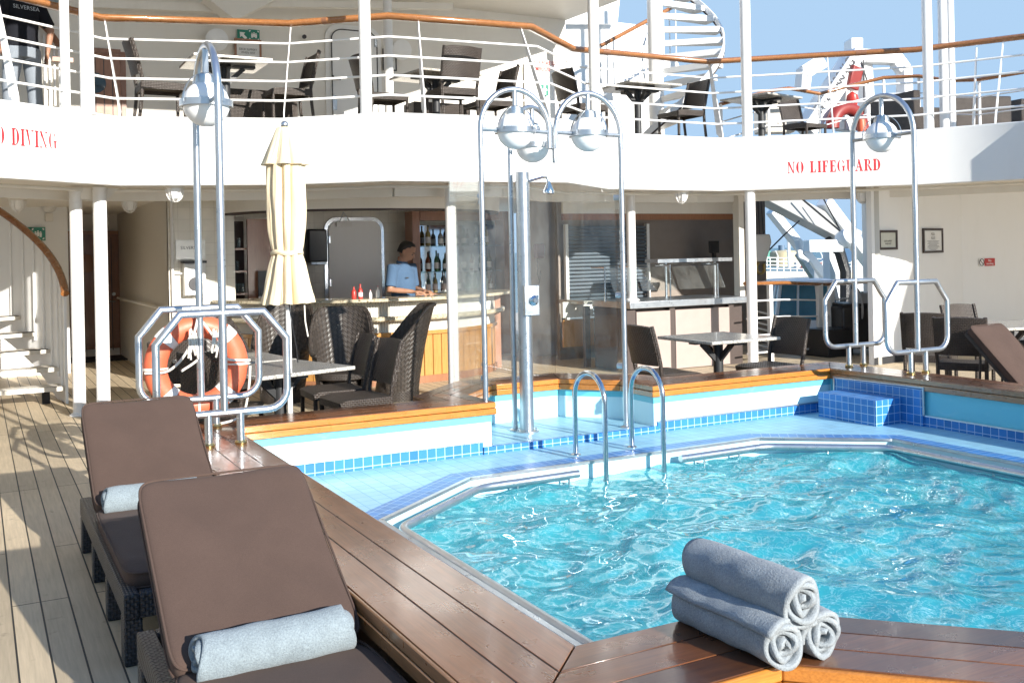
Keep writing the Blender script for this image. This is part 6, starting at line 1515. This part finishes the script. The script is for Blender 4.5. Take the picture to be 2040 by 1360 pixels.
p = P3(1698, 200, 17.7); m = MB(); m.lathe([(.001, .16), (.09, .1), (.11, 0), (.07, -.1), (.001, -.16)], p, 16); m.build('hook_ball', M['signred'], cr)
p = P3(1688, 252, 17.6); m = MB(); m.sheet(lambda u, v: p + Vector(((.37 + .12 * math.cos(6.283 * v)) * math.cos(math.pi * u), (.12 * math.sin(6.283 * v)), (.37 + .12 * math.cos(6.283 * v)) * math.sin(math.pi * u) - .05)), 28, 12); m.build('red_fender', redp, cr, smooth=180)
p = P3(1716, 252, 17.3); m = MB(); m.lathe([(.06, -.14), (.08, 0), (.06, .12)], p, 16); m.build('orange_float', M['orange'], cr)
aA, aB = P3(1602, 262, 17.6), P3(1705, 108, 18.0); dirA = (aB - aA).normalized(); vw = (aA - Vector((0, 0, EYE))).normalized(); nn = (dirA.cross(vw)).cross(dirA).normalized(); nn = nn if nn.dot(vw) < 0 else -nn
text('SWL 1000 KG', aA.lerp(aB, .52) + nn * .20, .26, M['ink'], 'lettering', cr, dirA, nn, bold=.012, sx=.82)
for (a, b) in (((1716, 124, 17.8), (1730, 170, 17.8)), ((1720, 120, 17.8), (1722, 250, 17.6))): m = MB(); m.tube([P3(*a), P3(*b)], .014, 6); m.build('wire', M['ink'], cr)
gb = thing('gear_rack', 'dark and white deck gear behind the balcony chairs near the crane', 'deck gear', P3(1545, 260, 16.4)); p = P3(1542, 236, 16.4); box_part('case', (p.x, p.y, p.z), (.6, .3, .5), M['grey_wall'], gb, R(-28), .02); box_part('lid', (p.x - .1, p.y, p.z + .28), (.5, .35, .06), M['brown_post'], gb, R(-28))
# the harbour: jetty, tank, mast, ships
conc = plain('jetty_concrete', (.46, .42, .36), .85, var=.15, scale=.3); dconc = plain('dark_pile', (.07, .07, .065), .9)
jt_ = thing('jetty', 'long pale concrete jetty on dark piles with white railings', 'jetty', P3(1600, 570, 95))
A_, B_ = P3(1380, 551, 92), P3(1800, 552, 120)
m = MB(); m.beam(A_, B_, 6, 1.1); m.build('roadway', conc, jt_)
for k in range(12):
    p = A_.lerp(B_, (k + .5) / 12); m = MB(); m.cyl((p.x, p.y, -9.5), .8, 9.0 + p.z - .6, 12); m.build('pile', dconc, jt_)
n_ = Vector(((B_ - A_).y, -(B_ - A_).x, 0)).normalized()
if n_.dot(A_) > 0: n_ = -n_
for k in range(4): m = MB(); o = n_ * 2.9 + Vector((0, 0, .8 + .35 * k)); m.beam(A_ + o, B_ + o, .06, .06); m.build('rail', M['rail_white'], jt_)
for k in range(36):
    p = A_.lerp(B_, k / 35) + n_ * 2.9; m = MB(); m.beam(p + Vector((0, 0, .5)), p + Vector((0, 0, 1.9)), .07, .07, up=(0, 1, 0)); m.build('rail_post', M['rail_white'], jt_)
m = MB(); p = A_.lerp(B_, .5) + Vector((0, 0, -3.4)); m.beam(A_ + Vector((0, 0, -4.5)) - n_ * 8, B_ + Vector((0, 0, -4.5)) - n_ * 8, 3, 7.5); m.build('dark_quay_face', dconc, jt_)
tkk = thing('storage_tank', 'cream cylindrical tank on the jetty left of a white mast', 'tank', P3(1562, 535, 105)); p = P3(1562, 531, 105); m = MB(); m.lathe([(1.45, 0), (1.45, 1.5), (1.2, 1.65), (.001, 1.8)], p, 28); m.build('shell', plain('cream_tank', (.55, .47, .30), .6), tkk); m = MB(); m.cyl(p + Vector((-.3, 0, 1.7)), .35, .55, 12); m.build('blue_vent', plain('vent_blue', (.1, .16, .24), .5), tkk)
gt_ = thing('storage_tank', 'green domed tank beyond the jetty behind the hook', 'tank', P3(1500, 535, 110)); p = P3(1506, 528, 110); m = MB(); m.lathe([(2.2, 0), (2.2, .9), (1.4, 1.7), (.001, 2.0)], p, 24); m.build('shell', plain('green_tank', (.12, .32, .24), .6), gt_)
ms = thing('harbour_mast', 'slim white mast standing on the jetty against the sea', 'mast', P3(1571, 535, 90)); m = MB(); m.tube([P3(1572, 535, 90), P3(1570, 462, 90)], .14, 8); m.build('pole', M['rail_white'], ms)
for k in range(7):
    p = P3(1506 + k * 22, 533, 100); g = thing('jetty_lamp', 'small bent lamp post on the jetty railing', 'lamp post', p, group='small lamp posts along the jetty'); m = MB(); m.tube([p, p + Vector((0, 0, 1.2)), p + Vector((-.3, 0, 1.7))], .05, 6); m.build('pole', M['rail_white'], g)
for k in range(9):
    p = P3(1588 + k * 9, 534, 101); g = thing('barrier', ('red' if k % 2 else 'pale') + ' traffic barrier standing on the jetty', 'barrier', p, group=('red' if k % 2 else 'pale') + ' barriers on the jetty'); box_part('block', p + Vector((0, 0, .3)), (.5, .4, .55), redp if k % 2 else M['signwhite'], g)
yg = thing('yellow_gantry', 'yellow gantry beside a white tent roof beyond the davit', 'gantry', P3(1725, 530, 70)); yl = plain('gantry_yellow', (.6, .38, .04), .5)
m = MB(); m.beam(P3(1705, 482, 70), P3(1750, 482, 70), .35, .3); m.build('beam', yl, yg)
for u in (1712, 1738): m = MB(); m.beam(P3(u, 484, 70), P3(u, 560, 70), .25, .25, up=(0, 1, 0)); m.build('leg', yl, yg)
tn = thing('white_tent', 'white pitched tent roof on the quay', 'tent', P3(1730, 520, 66)); m = MB(); a = P3(1700, 520, 66); b = P3(1790, 520, 66); c = P3(1745, 485, 66); d_ = Vector((2, 5, 0)); m.add([a, b, c, a + d_, b + d_, c + d_, a - Vector((0, 0, 2.0)), b - Vector((0, 0, 2.0))], [(0, 1, 2), (5, 4, 3), (0, 2, 5, 3), (2, 1, 4, 5), (6, 7, 1, 0)]); m.build('roof', M['signwhite'], tn, smooth=0)
gwy = thing('gangway', 'grey lattice gangway below the jetty', 'gangway', P3(1560, 610, 45))
for dz in (0, 1.0): m = MB(); m.beam(P3(1480, 606, 44) + Vector((0, 0, dz)), P3(1660, 592, 48) + Vector((0, 0, dz)), .12, .12); m.build('chord', M['alu'], gwy)
a, b = P3(1480, 606, 44), P3(1660, 592, 48)
for k in range(12): m = MB(); m.beam(a.lerp(b, k / 12) + Vector((0, 0, 1.0 * (k % 2))), a.lerp(b, (k + 1) / 12) + Vector((0, 0, 1.0 * ((k + 1) % 2))), .08, .08); m.build('brace', M['alu'], gwy)
qa = MB(); qa.box(P3(1600, 640, 38) + Vector((0, 8, -2.2)), (40, 14, 4), R(-12)); struct('quay', qa, conc)
